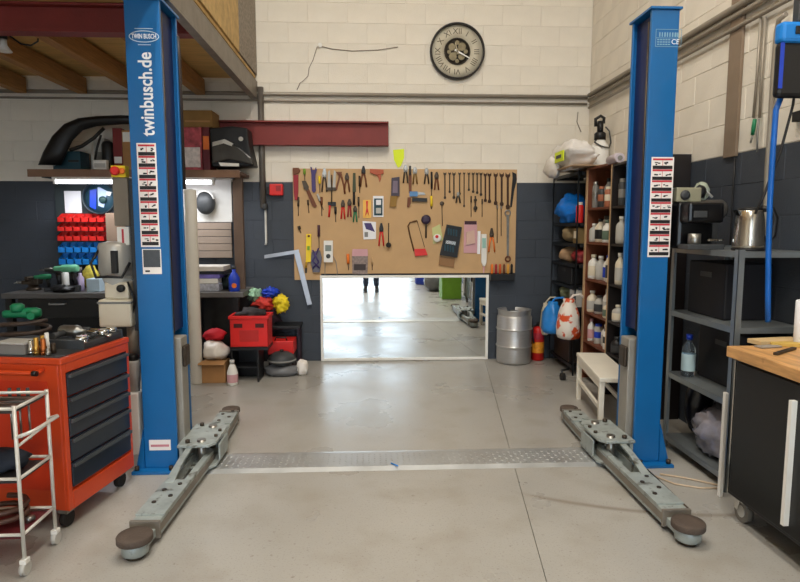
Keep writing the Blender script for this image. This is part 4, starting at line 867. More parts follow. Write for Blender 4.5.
# drip can on the floor below
cxw = PY(133, 420, 3.62).x
t = T('drip_can', 'tall white plastic drip can with grey funnel behind the orange chest', 'can', (-1.437, 3.63, 0))
zz = lambda py: PY(133, py, 3.63).z
MB().bb(-.045, .04, -.05, .05, zz(452), zz(391)).build('can_body', WHITE, t, .008)
MB().add([(-.045, -.05, zz(452)), (.04, -.05, zz(452)), (.04, .05, zz(452)), (-.045, .05, zz(452)), (-.055, -.04, 0), (-.0, -.04, 0), (-.0, .04, 0), (-.055, .04, 0)], [(0,1,5,4),(1,2,6,5),(2,3,7,6),(3,0,4,7),(4,5,6,7),(3,2,1,0)]).build('can_foot', LGREY, t)
MB().lathe([(.03, zz(391)), (.042, zz(362)), (.042, zz(360))], 20).build('funnel', LGREY, t)
MB().lathe([(.03, zz(360)), (.034, zz(358)), (.034, zz(355)), (.02, zz(354))], 20).build('funnel_cap', BLACK, t)

# ------------------------------------------------------------------ workbench along the back left
ZB = .825; BY0, BY1 = 5.9, 6.46
t = T('workbench', 'long dark workbench under the shelf on the back wall', 'workbench', (-2.45, 6.18, 0))
MB().bb(-1.1, 1.2, BY0-6.18, BY1-6.18, ZB-.05, ZB).build('top', mat('bench_top_grey', (96, 94, 92), .5, var=.15), t, .004)
for x in (-1.04, -.15, .62, 1.12):
    for y in (BY0-6.18+.04, BY1-6.18-.04): MB().bb(x-.03, x+.03, y-.03, y+.03, 0, ZB-.05).build('leg', BLACKM, t)
MB().bb(-1.04, 1.14, BY0-6.18+.05, BY1-6.18-.02, .15, .18).build('lower_shelf', BLACKM, t)
MB().bb(-1.06, 1.16, BY1-6.18-.02, BY1-6.18, .2, ZB-.05).build('back_panel', BLACKM, t)
for x0, x1 in ((-.95, -.2), (-.1, .56)):
    d = MB().bb(x0, x1, BY0-6.18+.005, BY0-6.18+.3, ZB-.24, ZB-.055).build('drawer', BLACKM, t, .004)
    MB().tube([((x0+x1)/2-.08, BY0-6.18+.005, ZB-.1), ((x0+x1)/2-.07, BY0-6.18-.025, ZB-.105), ((x0+x1)/2+.07, BY0-6.18-.025, ZB-.105), ((x0+x1)/2+.08, BY0-6.18+.005, ZB-.1)], .007).build('handle', GREY, d)
# shelf above with tube lamp
zsh = PY(150, 171, 6.05).z; SHY = 6.05
t = T('wall_shelf', 'long brown shelf board above the workbench', 'shelf', (PY(140, 171, 6.2).x, 6.26, zsh))
xa, xb = PY(28, 171, SHY).x-t.location.x, PY(240, 171, SHY).x-t.location.x
MB().bb(xa, xb, -.21, .235, -.035, .0).build('board', mat('shelf_board_brown', (104, 78, 62), .6, var=.15), t, .003)
MB().bb(xa, xb, -.225, -.21, -.06, .012).build('front_rail', mat('shelf_rail', (128, 96, 74), .6, var=.15), t)
for x in (xa+.12, 0.1, xb-.1): MB().prism([(x-.015, -.035), (x+.015, -.035), (x+.015, -.24), (x-.015, -.24)], .215, .235).build('bracket', DGREY, t); MB().box((x, .02, -.055), (.025, .4, .02)).build('bracket', DGREY, t)
ZS = zsh + .001
xl0, xl1 = PY(55, 177, 6.12).x, PY(213, 177, 6.12).x
t = T('bench_lamp', 'glowing tube lamp under the shelf lighting the workbench', 'lamp', ((xl0+xl1)/2, 6.12, zsh-.115)); h = (xl1-xl0)/2
MB().bb(-h-.02, h+.02, -.03, .03, .035, .075).build('housing', WHITE, t, .003)
MB().cyl((-h, 0, .012), (h, 0, .012), .016).build('tube', emit('bench_tube_glow', (246, 246, 255), 9.0), t)
for q in (-1, 1): MB().bb(q*h-.012, q*h+.012, -.022, .022, -.008, .04).build('end_cap', WHITE, t)
ld = bpy.data.lights.new('bench_light', 'AREA'); ld.shape = 'RECTANGLE'; ld.size = 2*h; ld.size_y = .05; ld.energy = 16; ld.color = (.93, .96, 1.0)
lo = bpy.data.objects.new('bench_light', ld); COL.objects.link(lo); lo.parent = t; lo.location = (0, 0, -.012)
def boxat(name, label, cat, px0, px1, ytop, Y, zb, depth, mt, bevel=.004, group=None, ybot=None):
    a = PY(px0, ytop, Y); b = PY(px1, ytop, Y); z0 = zb if ybot is None else PY(px0, ybot, Y).z
    o = MB().bb(a.x, b.x, Y, Y+depth, z0, a.z).build(name, mt, None, bevel); return tag(o, label, cat, group)
def taped_box(name, label, cat, px0, px1, ytop, Y, zb, depth, mt, band, bandmat):
    a = PY(px0, ytop, Y); b = PY(px1, ytop, Y); w = b.x-a.x; h = a.z-zb
    t = T(name, label, cat, ((a.x+b.x)/2, Y+depth/2, zb))
    bd = MB().bb(-w/2, w/2, -depth/2, depth/2, 0, h).build('box_body', mt, t, .003)
    MB().bb(-w*.42, w*.42, -depth/2-.0015, -depth/2+.001, h*band[0], h*band[1]).build('label_panel', bandmat, t)
    MB().bb(-w/2-.001, w/2+.001, -.02, .02, h-.0005, h+.0015).build('tape', CREAM, t)
    return t
# on the shelf: black bumper, teal case, boxes
def bumper():
    pts_o = [(38, 165), (43, 152), (52, 136), (64, 124), (78, 118), (96, 116), (120, 115), (138, 116)]
    pts_i = [(60, 165), (66, 152), (72, 140), (82, 130), (96, 126), (108, 125), (122, 124), (138, 124)]
    Y = 6.14; root = T('car_bumper', 'black car bumper skin arching over the shelf', 'bumper', (PY(70, 150, Y).x, Y, ZS))
    L = Vector(root.location); mb = MB(); rings = []
    for (o, i) in zip(pts_o, pts_i):
        a, b = PY(*o, Y)-L, PY(*i, Y)-L; a.z = max(a.z, .002); b.z = max(b.z, .002)
        m = (a+b)/2; rings.append([a, a+(m-a)*.3+Vector((0, -.03, 0)), m+Vector((0, -.045, 0)), b+(m-b)*.3+Vector((0, -.02, 0)), b, b+Vector((0, .02, 0)), m+Vector((0, .02, 0)), a+Vector((0, .02, 0))])
    mb.loft(rings); mb.build('skin', BLACK, root)
    b = [PY(x, y, Y)-L for x, y in ((70, 150), (82, 146), (94, 138), (104, 128))]
    MB().tube([p + Vector((0, .0, 0)) for p in b], .018).build('stay', BLACKM, root)
    b = [PY(x, y, Y)-L for x, y in ((95, 160), (97, 148), (101, 135))]
    MB().tube(b, .012).build('stay', BLACKM, root)
bumper()
t = taped_box('tool_case', 'dark teal case with a pale sticker under the black bumper', 'case', 52, 80, 151, 6.24, ZS, .2, TEAL, (.3, .7), TEAL)
MB().cyl((-.12, -.101, .08), (-.12, -.104, .08), .018).build('sticker_dot', PAPER, t)
MB().bb(.02, .12, -.115, -.1, .1, .12).build('handle', BLACK, t, .003)
taped_box('carton', 'small white carton at the front edge of the shelf by the black bumper', 'box', 93, 106, 160, 6.07, ZS, .06, WHITE, (.3, .7), LGREY)
taped_box('carton', 'narrow silver carton with crossing stay in front inside the bumper arch', 'box', 93, 104, 138, 6.28, ZS, .15, LGREY, (.3, .6), GREY)
tag(MB().lathe([(.055, 0), (.06, .01), (.06, .27), (.045, .3), (.02, .31)], 24, (PY(108, 150, 6.25).x, 6.25, ZS)).build('canister', BLACK), 'upright black canister beside the red binder on the shelf', 'canister')
taped_box('binder', 'dark red upright binder on the shelf', 'binder', 112, 121, 128, 6.2, ZS, .22, mat('binder_red', (120, 30, 30), .5), (.2, .35), WHITE)
taped_box('carton', 'brown carton with white labels next to the red binder', 'box', 121.5, 132, 130, 6.2, ZS, .22, CARD, (.72, .95), WHITE)
taped_box('oil_carton', 'red and white printed carton right of the blue post on the shelf', 'box', 180, 201, 127, 6.12, ZS, .3, mat('carton_print', (170, 74, 84), .6, var=.5, scale=18), (.1, .55), mat('print_white', (220, 210, 206), .6, var=.2, scale=30))
taped_box('carton', 'brown carton lying on top of the red printed one', 'box', 182, 212, 110, 6.14, PY(182, 127, 6.12).z+.003, .28, mat('carton_olive_brown', (140, 108, 62), .8), (.3, .4), CARD)
taped_box('carton', 'slim dark red carton beside the black headlight', 'box', 202, 209, 127, 6.13, ZS, .24, mat('carton_dred', (104, 26, 40), .5), (.5, .8), ORNG)
t = T('headlight', 'black car headlight housing at the end of the shelf', 'headlight', (PY(231, 166, 6.12).x, 6.12, ZS))
L = Vector(t.location); q = lambda x, y: (lambda v: (v.x-L.x, max(.001, v.z-L.z)))(PY(x, y, 6.12))
MB().prism([q(209, 128), (q(232, 126)), q(247, 128), q(249, 145), q(254, 166), q(212, 167)], .0, .24).build('housing', BLACK, t, .012)
MB().prism([q(213, 144), q(226, 141), q(240, 148), q(252, 158), q(253, 165), q(230, 160), q(213, 164)], -.05, .0).build('lens', mat('headlight_lens_dark', (62, 62, 62), .12, var=.2), t, .012)
MB().cyl((q(241, 139)[0], -.012, q(241, 139)[1]), (q(241, 139)[0], .002, q(241, 139)[1]), .022).build('bulb_cap', LGREY, t)
MB().prism([q(214, 143), q(226, 140), q(234, 144), q(233, 147), q(225, 144), q(214, 147)], -.06, -.02).build('chrome_trim', LGREY, t)
MB().prism([q(220, 163), q(240, 164), q(240, 167), q(222, 166.5)], -.055, -.04).build('foot_trim', WHITE, t)
tag(MB().box((PY(236, 172, 6.05).x-.03, 6.1, ZS+.004), (.42, .1, .006), rz=.12).build('cardboard_strip', CARD), 'bent cardboard strip under the black headlight', 'cardboard') if False else None
# wall panel with bins
YW = D-.03
a, b = PY(54, 181, YW), PY(108, 266, YW)
t = tag(MB().bb(a.x, b.x, YW, D-.004, b.z, a.z).build('bin_panel', mat('panel_dark', (46, 56, 58), .6)), 'dark wall panel carrying rows of small red and blue bins', 'panel')
def bin_(mt, label, x, z, w, h, group):
    t = T('storage_bin', label, 'bin', (x, YW, z), 0, group); d = .1
    mb = MB(); th = .004
    mb.bb(-w/2, w/2, -d, -.001, 0, th).bb(-w/2, w/2, -.006, -.001, th, h).bb(-w/2, w/2, -d, -d+th, th, h*.5)
    for s in (-1, 1):
        xx = s*(w/2-th/2); mb.prism([(0, th), (-d, th), (-d, h*.5), (-d*.72, h*.62), (-.005, h)], -th/2, th/2)
        k = len(mb.v)-10
        for i in range(k, len(mb.v)): v = mb.v[i]; mb.v[i] = Vector((xx+v.y, v.x, v.z))
    mb.build('tray', mt, t); MB().blob((0, -d*.5, h*.3), (w*.38, d*.38, h*.25), int(x*70) % 13, .3, 10, 6).build('contents', STEEL, t); return t
n = 6
for r, (y0, y1) in enumerate(((214, 222), (223, 231), (232, 240.5))):
    z = PY(60, y1, YW).z; h = PY(60, y0, YW).z-z
    xa, xb = PY(57, y1, YW-.1).x, PY(104.5, y1, YW-.1).x; w = (xb-xa)/n
    for k in range(n): bin_(REDP, 'small red bin, %s row, %s from the power unit side' % (('topmost red', 'middle red', 'lowest red')[r], ORD[n-1-k]), xa+w*(k+.5), z, w*.92, h*1.05, 'red bins on the wall panel')
for r, (y0, y1) in enumerate(((242, 252), (253, 264))):
    z = PY(60, y1, YW).z; h = PY(60, y0, YW).z-z
    for k in range(n): bin_(SKY, 'small blue bin, %s row, %s from the power unit side' % (('upper blue', 'lower blue')[r], ORD[n-1-k]), xa+w*(k+.5), z, w*.92, h*1.0, 'blue bins on the wall panel')
a, b = PY(64, 191, YW-.01), PY(82, 213, YW-.01)
tag(MB().bb(a.x, b.x, YW-.012, YW-.004, b.z, a.z).build('notice_sheet', PAPER), 'white paper sheet pinned above the red bins', 'paper')
c = PY(101, 198, YW-.01); rr = 15.5/92
t = T('wall_fan', 'round dark fan with blue and white front above the bins', 'fan', (c.x, YW-.012, c.z))
MB().lathe([(rr, -.008), (rr*1.02, .02), (rr, .06), (rr*.95, .065), (rr*.93, .05), (rr*.93, -.008)], 40, M=MX, cap=False).build('rim', mat('fan_rim', (40, 52, 58), .4), t)
MB().lathe([(rr*.94, 0), (rr*.94, .008), (.002, .008)], 40, M=MX).build('back_disc', mat('fan_disc', (44, 76, 92), .5), t)
MB().prism([(-.11, -.09), (-.05, -.12), (-.03, .09), (-.1, .08)], -.02, -.008).build('blade', COBALT, t)
MB().prism([(-.02, -.08), (.03, -.1), (.06, .0), (.07, .07), (0, .11), (-.02, .11)], -.022, -.008).build('blade', mat('pale_blue', (176, 196, 232), .4, var=.1), t)
MB().prism([(.06, .07), (.12, .06), (.1, .02), (.06, .03)], -.02, -.008).build('blade', PAPER, t)
MB().lathe([(.04, .02), (.036, .04), (.015, .045)], 20, (.03, 0, -.02), MX).build('hub', mat('fan_hub', (30, 60, 60), .4), t)
boxat('carton', 'plain taupe carton standing behind the motor of the power unit', 'box', 105, 120, 213, 6.3, ZB+.001, .12, mat('carton_taupe', (132, 110, 92), .8))
# bench top clutter, left
def drill(label, px, Y, rz, mt, sc=1.0):
    p = PY(px, 290, Y); t = T('cordless_drill', label, 'drill', (p.x, Y, ZB), rz)
    MB().lathe([(.012*sc, -.13*sc), (.02*sc, -.12*sc), (.024*sc, -.07*sc), (.032*sc, -.06*sc), (.034*sc, .05*sc), (.026*sc, .07*sc)], 18, (0, 0, .2*sc), Matrix.Rotation(PI/2, 3, 'Y')).build('motor_housing', mt, t)
    MB().tube([(.02*sc, 0, .18*sc), (.03*sc, 0, .12*sc), (.04*sc, 0, .06*sc)], [.022*sc, .02*sc, .02*sc]).build('grip', BLACK, t)
    MB().bb(-.02*sc, .08*sc, -.032*sc, .032*sc, 0, .055*sc).build('battery', DGREY, t, .006); MB().cyl((-.2*sc, 0, .2*sc), (-.13*sc, 0, .2*sc), .006*sc).build('bit', STEEL, t)
drill('green cordless drill standing on the bench below the blue bins', 71, 6.05, .1, mat('drill_green', (110, 190, 150), .45), 1.15)
drill('dark green cordless drill lying low at the end of the workbench', 46, 6.05, .5, GREEN, .75)
drill('grey cordless drill between the two green ones', 57, 6.2, -.3, DGREY, 1.0)
boxat('carton', 'pale blue carton on the bench beside the power unit', 'box', 86, 99, 279, 6.0, ZB+.001, .16, mat('carton_pale_blue', (190, 212, 226), .5))
tag(MB().blob((PY(89, 275, 6.25).x, 6.28, ZB+.12), (.08, .07, .13), 8, .25).build('rag_heap', mat('rag_yellow', (196, 180, 70), .8, var=.5, scale=14)), 'heap of yellow rags behind the pale blue carton', 'rags')
tag(MB().lathe([(.03, 0), (.034, .01), (.034, .13), (.014, .16), (.014, .18)], 18, (PY(81, 290, 6.1).x, 6.1, ZB)).build('spray_can', mat('can_lilac', (186, 170, 200), .4)), 'lilac spray can on the bench beside the green drill', 'can')
p = PY(20, 288, 6.0)
t = T('bench_vice', 'dark bench vice at the front of the workbench', 'vice', (p.x+.02, 6.2, ZB))
MB().lathe([(.07, 0), (.07, .02), (.05, .03), (.045, .06)], 20).build('swivel_base', DSTEEL, t); MB().bb(-.1, .03, -.035, .035, .06, .1).build('slide', DSTEEL, t, .005)
MB().bb(.03, .07, -.05, .05, .06, .14).build('fixed_jaw', DSTEEL, t, .006); MB().bb(-.06, -.02, -.05, .05, .1, .14).build('moving_jaw', DSTEEL, t, .006); MB().cyl((-.14, -.08, .08), (-.14, .08, .08), .007).build('handle_bar', STEEL, t); MB().cyl((-.16, 0, .08), (-.1, 0, .08), .014).build('screw', STEEL, t)
tag(MB().blob((PY(62, 285, 5.98).x, 5.99, ZB+.03), (.11, .06, .035), 91, .4).build('cable_tangle', BLACK), 'black cable tangle lying along the front of the workbench', 'cable')
can('white spray can on the bench between the drills', PY(64, 280, 6.3).x, 6.33, ZB, .035, .2, WHITE, REDP)
can('black spray can at the back of the bench by the bins', PY(77, 280, 6.3).x, 6.36, ZB, .035, .22, BLACK, GREY)
# right of the post: white board, dark round helmet, grey slatted panel, brown upright
YW2 = D-.02
a, b = PY(178, 180, YW2), PY(232.5, 222, YW2)
tag(MB().bb(a.x, b.x, YW2-.01, D-.004, b.z, a.z).build('whiteboard', WHITE, None, .002), 'white board on the wall under the glowing shelf lamp', 'board')
a, b = PY(178, 222.5, YW2), PY(232.5, 258, YW2)
t = T('slatted_panel', 'grey-brown slatted wall panel below the white board', 'panel', ((a.x+b.x)/2, D-.004, b.z))
w, h = (b.x-a.x)/2, a.z-b.z; SL = mat('slat_grey_brown', (148, 132, 118), .6, var=.08)
for k in range(5): MB().bb(-w, w, -.03, 0, h*k/5+.003, h*(k+1)/5-.002).build('slat', SL, t, .003)
tag(MB().bb(PY(233.5, 220, 6.2).x, PY(243, 220, 6.2).x, 6.2, 6.26, ZB+.001, zsh-.038).build('shelf_upright', mat('upright_brown', (104, 84, 70), .6, var=.15), None, .003), 'brown wooden upright between the bench and the shelf end', 'post')
c = PY(207, 203, YW2-.02)
t = T('welding_helmet', 'dark domed helmet with pale rim hanging on the white board', 'helmet', (c.x, YW2-.012, c.z-.1))
MB().blob((0, -.06, .1), (.1, .07, .12), 2, .05, 20, 12, flat=False).build('shell', DGREY, t)
MB().tube([(.1*math.cos(a_), -.1, .1+.12*math.sin(a_)) for a_ in [PI*.1+i*PI*.8/10 for i in range(11)]], .008).build('rim', WHITE, t)
# stack of boxes and papers on the bench
z = ZB+.001
for px0, px1, hgt, mt, lab in ((196, 219, .075, mat('box_printed_grey', (176, 178, 190), .5, var=.4, scale=30), 'grey printed carton at the bottom of the bench stack'), (198, 218, .05, WHITE, 'white flat carton in the middle of the bench stack'), (195, 220, .04, mat('box_lilac', (120, 110, 190), .5, var=.3), 'lilac flat carton in the bench stack'), (194, 226, .03, mat('black_folder', (26, 30, 44), .4), 'black folder near the top of the bench stack'), (190, 224, .05, mat('white_roll', (214, 208, 200), .5), 'white folded sheet on top of the bench stack')):
    a, b = PY(px0, 285, 6.0), PY(px1, 285, 6.0); tag(MB().bb(a.x, b.x, 6.0, 6.3, z, z+hgt).build('carton', mt, None, .006), lab, 'box'); z += hgt+.001
t = T('cleaner_bottle', 'blue and orange bottle on the bench beside the box stack', 'bottle', (PY(234, 290, 6.0).x, 6.02, ZB))
MB().lathe([(.05, 0), (.055, .01), (.055, .13), (.03, .18), (.018, .19), (.018, .22)], 20).build('bottle_body', COBALT, t); MB().cyl((0, 0, .22), (0, 0, .25), .02).build('bottle_cap', DGREY, t); MB().cyl((.01, -.056, .06), (.01, -.05, .06), .025).build('label_panel', ORNG, t)
tag(MB().blob((PY(224, 290, 6.0).x, 6.2, ZB+.07), (.09, .09, .08), 4, .3).build('rag_heap', mat('rag_black_green', (30, 44, 44), .8, var=.4, scale=12)), 'dark green rag heap on the bench beside the box stack', 'rags')
# under and beside the bench (floor)
p = PZ(197, 383, 0)
t = T('foil_roll', 'tall white roll standing upright between the blue post and the bench', 'roll', (p.x+.0, p.y, 0))
hr = PY(192, 190, p.y).z
MB().lathe([(.05, 0), (.056, .008), (.056, hr-.006), (.05, hr)], 28).build('roll', mat('roll_white', (224, 220, 210), .4, var=.03), t); MB().lathe([(.025, hr), (.03, hr+.005), (.02, hr+.006)], 16).build('core', LGREY, t)
def floor_at(px, py): return PZ(px, py, 0)
p = floor_at(213, 383); t = T('carton', 'brown cardboard carton on the floor behind the white roll', 'box', (p.x-.0, p.y+.09, 0))
MB().bb(-.1, .12, -.1, .1, 0, .2).build('box_body', CARD, t, .004); MB().box((0, -.12, .2), (.24, .07, .004), rx=.4).build('flap', CARD, t)
tag(MB().blob((p.x+.01, p.y+.1, .29), (.12, .12, .1), 6, .25).build('carrier_bag', BAGW), 'crumpled white bag in the cardboard carton', 'bag')
tag(MB().blob((p.x-.01, p.y+.16, .43), (.1, .09, .06), 9, .3).build('red_cloth', mat('cloth_red', (190, 24, 40), .7)), 'red cloth lying over the white bag', 'cloth')
p = floor_at(234, 381); t = T('detergent_bottle', 'white plastic bottle on the floor under the red crate', 'bottle', (p.x+.02, 5.53, 0))
MB().lathe([(.045, 0), (.05, .01), (.05, .12), (.03, .18), (.018, .2)], 22).build('bottle_body', WHITE, t); MB().cyl((0, 0, .2), (0, 0, .235), .022).build('bottle_cap', LGREY, t); MB().lathe([(.0505, .03), (.0508, .035), (.0508, .1), (.0505, .105)], 22, cap=False).build('label_panel', PINK, t)
# red crate on a low stand
Y = 5.60; a, b = PY(229, 314, Y), PY(268, 347, Y)
zc0, zc1 = b.z, a.z
t = T('low_stand', 'low black stand carrying the red crate', 'stand', ((a.x+b.x)/2, Y+.14, 0)); w = (b.x-a.x)/2
MB().bb(-w, w, -.14, .14, zc0-.03, zc0-.002).build('board', BLACK, t)
for x in (-w+.01, w-.1): MB().bb(x-.008, x+.008, -.13, .13, 0, zc0-.03).build('side_panel', BLACK, t)
MB().bb(-w+.02, w-.11, .11, .125, 0, zc0-.03).build('back_panel', BLACK, t); MB().bb(-w+.02, w-.11, -.12, .11, zc0*.4, zc0*.4+.012).build('inner_shelf', BLACK, t)
t = T('crate', 'red open crate with two hand slots on the low black stand', 'crate', ((a.x+b.x)/2, Y+.14, zc0)); h = zc1-zc0; d = .125
mb = MB().bb(-w, w, -d, d, 0, .01).bb(-w, w, -d, -d+.01, .01, h*.86).bb(-w, w, d-.01, d, .01, h*.86).bb(-w, -w+.01, -d, d, .01, h*.86).bb(w-.01, w, -d, d, .01, h*.86); mb.build('tub', REDP, t, .004)
mb = MB().bb(-w-.012, w+.012, -d-.012, -d+.012, h*.84, h*.93).bb(-w-.012, w+.012, d-.012, d+.012, h*.84, h*.93).bb(-w-.012, -w+.012, -d, d, h*.84, h*.93).bb(w-.012, w+.012, -d, d, h*.84, h*.93); mb.build('rim', REDP, t, .003)
for x in (-.1, .1): MB().bb(x-.04, x+.04, -d-.004, -d+.0, h*.58, h*.7).build('hand_slot', mat('slot_dark', (70, 10, 12), .6), t)
MB().bb(-w*.5, w*.5, -d-.003, -d, h*.16, h*.5).build('front_panel', mat('crate_panel', (180, 40, 36), .4), t)
tag(MB().blob(((a.x+b.x)/2, Y+.14, zc0+h*.93), (.13, .09, .06), 12, .35).build('rag_heap', mat('rag_mixed_dark', (52, 48, 50), .8, var=.6, scale=16)), 'dark tangle of cables and rags inside the red crate', 'rags')
# red battery charger further right
a, b = PY(268, 341, 6.05), PY(293.5, 357, 6.05)
t = T('red_toolbox', 'flat red toolbox on the floor right of the low stand', 'toolbox', ((a.x+b.x)/2, 6.17, 0)); w = (b.x-a.x)/2
MB().bb(-w, w, -.13, .13, .0, a.z-.14).build('case', mat('toolbox_dark', (40, 22, 24), .5), t, .012); MB().bb(-w-.004, w+.004, -.134, .134, a.z-.14, a.z).build('lid', REDP, t, .01); MB().tube([(-.06, -.1, a.z), (-.05, -.1, a.z+.03), (.05, -.1, a.z+.03), (.06, -.1, a.z)], .008).build('handle', BLACK, t)
p = floor_at(270, 378)
tag(MB().blob((p.x+.1, p.y+.12, .05), (.18, .12, .065), 15, .22).build('plastic_sheet', BAGK), 'crumpled grey plastic sheet on the floor beneath the round lamp pot', 'plastic sheet')
t = T('steering_pot', 'grey ribbed round pot lying on the plastic sheet', 'pot', (p.x+.1, p.y+.12, .115))
MB().lathe([(.1, 0), (.13, .02), (.135, .05), (.11, .09), (.07, .115), (.03, .12)], 28).build('pot_body', DGREY, t); MB().lathe([(.132, .03), (.142, .035), (.142, .045), (.132, .05)], 28, cap=False).build('rib', GREY, t); MB().cyl((0, 0, .118), (0, 0, .14), .02).build('knob', BLACK, t)
tag(MB().blob((p.x+.3, p.y+.12, .07), (.06, .07, .085), 18, .25).build('paper_ball', BAGW), 'white crumpled bag beside the grey ribbed pot', 'bag')
# bright heap on the bench corner (gloves and cloths)
for px, py, rr, mt, lab, zz_, sd in ((254, 295, (.07, .08, .06), mat('glove_green_white', (150, 190, 160), .7, var=.4, scale=16), 'mint and white glove on the heap at the bench corner', .0, 2), (264, 303, (.11, .08, .06), mat('glove_red', (206, 60, 50), .7, var=.4, scale=14), 'red and white work glove on the heap at the bench corner', .0, 3), (281, 304, (.075, .07, .085), mat('glove_yellow', (240, 214, 40), .6, var=.1), 'bright yellow work glove at the end of the heap', .0, 4), (270, 293, (.08, .07, .05), COBALT, 'blue cloth on the heap at the bench corner', .0, 5), (262, 318, (.15, .1, .1), mat('dark_plum_cloth', (46, 30, 40), .8, var=.3), 'dark plum cloth bundle under the bright gloves', .0, 7)):
    p = PY(px, py, 6.2); tag(MB().blob((p.x, 6.22 if sd != 7 else 6.3, p.z), rr, sd+20, .55, 30, 20, 2.6, flat=False).build('work_glove' if sd < 5 else 'cloth', mt), lab, 'glove' if sd < 5 else 'cloth')
t = T('side_stool', 'dark stool carrying the heap of gloves by the slate wall', 'stool', (-1.06, 6.38, 0)); zt_ = PY(268, 326, 6.2).z
MB().bb(-.2, .32, -.2, .1, zt_-.03, zt_).build('seat', BLACK, t, .004)
for x in (-.12, .29):
    for y in (-.06, .085): MB().bb(x-.012, x+.012, y-.012, y+.012, 0, zt_-.03).build('leg', mat('plum_leg', (48, 34, 48), .5), t)
# ------------------------------------------------------------------ right side: rack, bookcases, corner shelf
def rack(name, label, x0, x1, y0, y1, zs, ztop, mt, up=.035):
    t = T(name, label, 'shelving', ((x0+x1)/2, (y0+y1)/2, 0)); w, d = (x1-x0)/2, (y1-y0)/2
    for sx in (-1, 1):
        for sy in (-1, 1):
            mb = MB(); cx, cy = sx*w, sy*d
            mb.bb(cx, cx-sx*up, cy, cy-sy*.003, 0, ztop).bb(cx, cx-sx*.003, cy, cy-sy*up, 0, ztop); mb.build('upright', mt, t)
    for z in zs:
        sh = MB().bb(-w+.004, w-.004, -d+.004, d-.004, z-.003, z).build('shelf', mt, t)
        MB().bb(-w+.003, -w+.006, -d+.036, d-.036, z-.033, z).build('shelf_lip', mt, sh); MB().bb(-w+.036, w-.036, -d+.003, -d+.006, z-.033, z).build('shelf_lip', mt, sh)
        MB().bb(-w+.036, w-.036, d-.006, d-.003, z-.033, z).build('shelf_lip', mt, sh)
    return t
X0 = 1.95
yn, yf = PX(739, 251, X0).y, PX(672, 246, X0).y
ZR = (.09, .515, .925, 1.335)
rack('metal_rack', 'grey steel shelf rack behind the black cabinet', X0, XR-.01, yn, yf, ZR, 1.345, RACK)
# on the rack
t = T('coffee_machine', 'black coffee machine on the top shelf of the steel rack', 'coffee machine', (2.13, yn+.40, ZR[3]))
q = lambda x, y: PY(x, y, yn+.27)
cx = t.location.x; w0, w1 = q(687, 240).x-cx, q(724, 240).x-cx; zt_ = q(700, 201).z-ZR[3]
MB().bb(w0, w1, -.02, .2, .0, zt_).build('machine_body', mat('coffee_black', (9, 9, 12), .3), t, .02); MB().bb(w0+.005, w1-.005, -.13, -.02, zt_*.55, zt_*.98).build('brew_head', _mc['coffee_black'], t, .015)
MB().bb(w0+.005, w1+.0, -.14, -.02, 0, .03).build('drip_tray', DGREY, t, .004); MB().bb(w0+.03, w0+.11, -.136, -.129, zt_*.66, zt_*.8).build('display', DGREY, t, .003)
MB().lathe([(.032, .03), (.036, .036), (.036, .09), (.03, .092)], 18, (w0+.07, -.08, 0)).build('cup', STEEL, t); MB().bb(w0+.12, w1-.005, -.138, -.128, .05, .06).build('chrome_trim', CHROME, t)
zc_ = ZR[3]+zt_
t = T('radio', 'beige and grey radio on top of the black coffee machine', 'radio', (cx+.0, yn+.46, zc_))
MB().bb(w0+.0, w0+.15, -.05, .05, 0, .085).build('radio_case', mat('radio_beige', (150, 146, 122), .5), t, .006); MB().lathe([(.03, 0), (.028, .008), (.01, .01)], 16, (w0+.05, -.05, .04), MX).build('speaker_cone', DGREY, t)
MB().tube([(w0+.15, 0, .05), (w0+.2, 0, .07), (w0+.24, -.01, .03)], .008).build('handle', LGREY, t); MB().blob((w0+.17, 0, .06), (.035, .03, .045), 3, .2, 12, 8).build('knob', BLACK, t)
p = PY(748, 250, yn+.14)
t = T('kettle', 'stainless steel kettle with black handle on the steel rack', 'kettle', (2.075, yn+.12, ZR[3]))
zk = PY(748, 207, yn+.1).z-ZR[3]
MB().lathe([(.078, .012), (.08, .03), (.072, zk*.7), (.064, zk*.9), (.06, zk*.93)], 32).build('jug', mat('kettle_steel', (190, 182, 168), .22, metal=.95, var=.05), t)
MB().lathe([(.06, zk*.93), (.058, zk*.97), (.02, zk)], 28).build('lid', BLACK, t); MB().lathe([(.082, 0), (.084, .012), (.08, .014)], 28).build('power_base', BLACK, t)
MB().tube([(.05, -.02, zk*.96), (.1, -.03, zk*.95), (.118, -.035, zk*.75), (.113, -.035, zk*.35), (.08, -.02, zk*.2)], .018).build('handle', BLACK, t)
MB().prism([(-.06, zk*.9), (-.085, zk*.93), (-.06, zk*.75)], -.02, .02).build('spout', CHROME, t)
can('pink and white spray can at the far end of the steel rack top shelf', X0+.045, yf-.07, ZR[3], .03, .17, mat('can_pink', (206, 160, 164), .4), WHITE, band=mat('band_rose', (170, 110, 120), .5))
tag(MB().blob((X0+.09, yf-.12, ZR[3]+.30), (.05, .05, .06), 31, .2, flat=False).build('paper_ball', mat('mint_paper', (160, 186, 170), .6)), 'pale green ball standing on the grey motor', 'ball') if False else None
t = T('pump_motor', 'grey electric motor body on the rack behind the pink can', 'motor', (2.12, yf-.1, ZR[3]))
MB().lathe([(.05, -.1), (.065, -.09), (.065, .08), (.05, .1)], 24, (0, 0, .235), Matrix.Rotation(PI/2, 3, 'Y')).build('motor_case', mat('motor_dark', (96, 92, 88), .4, metal=.4), t)
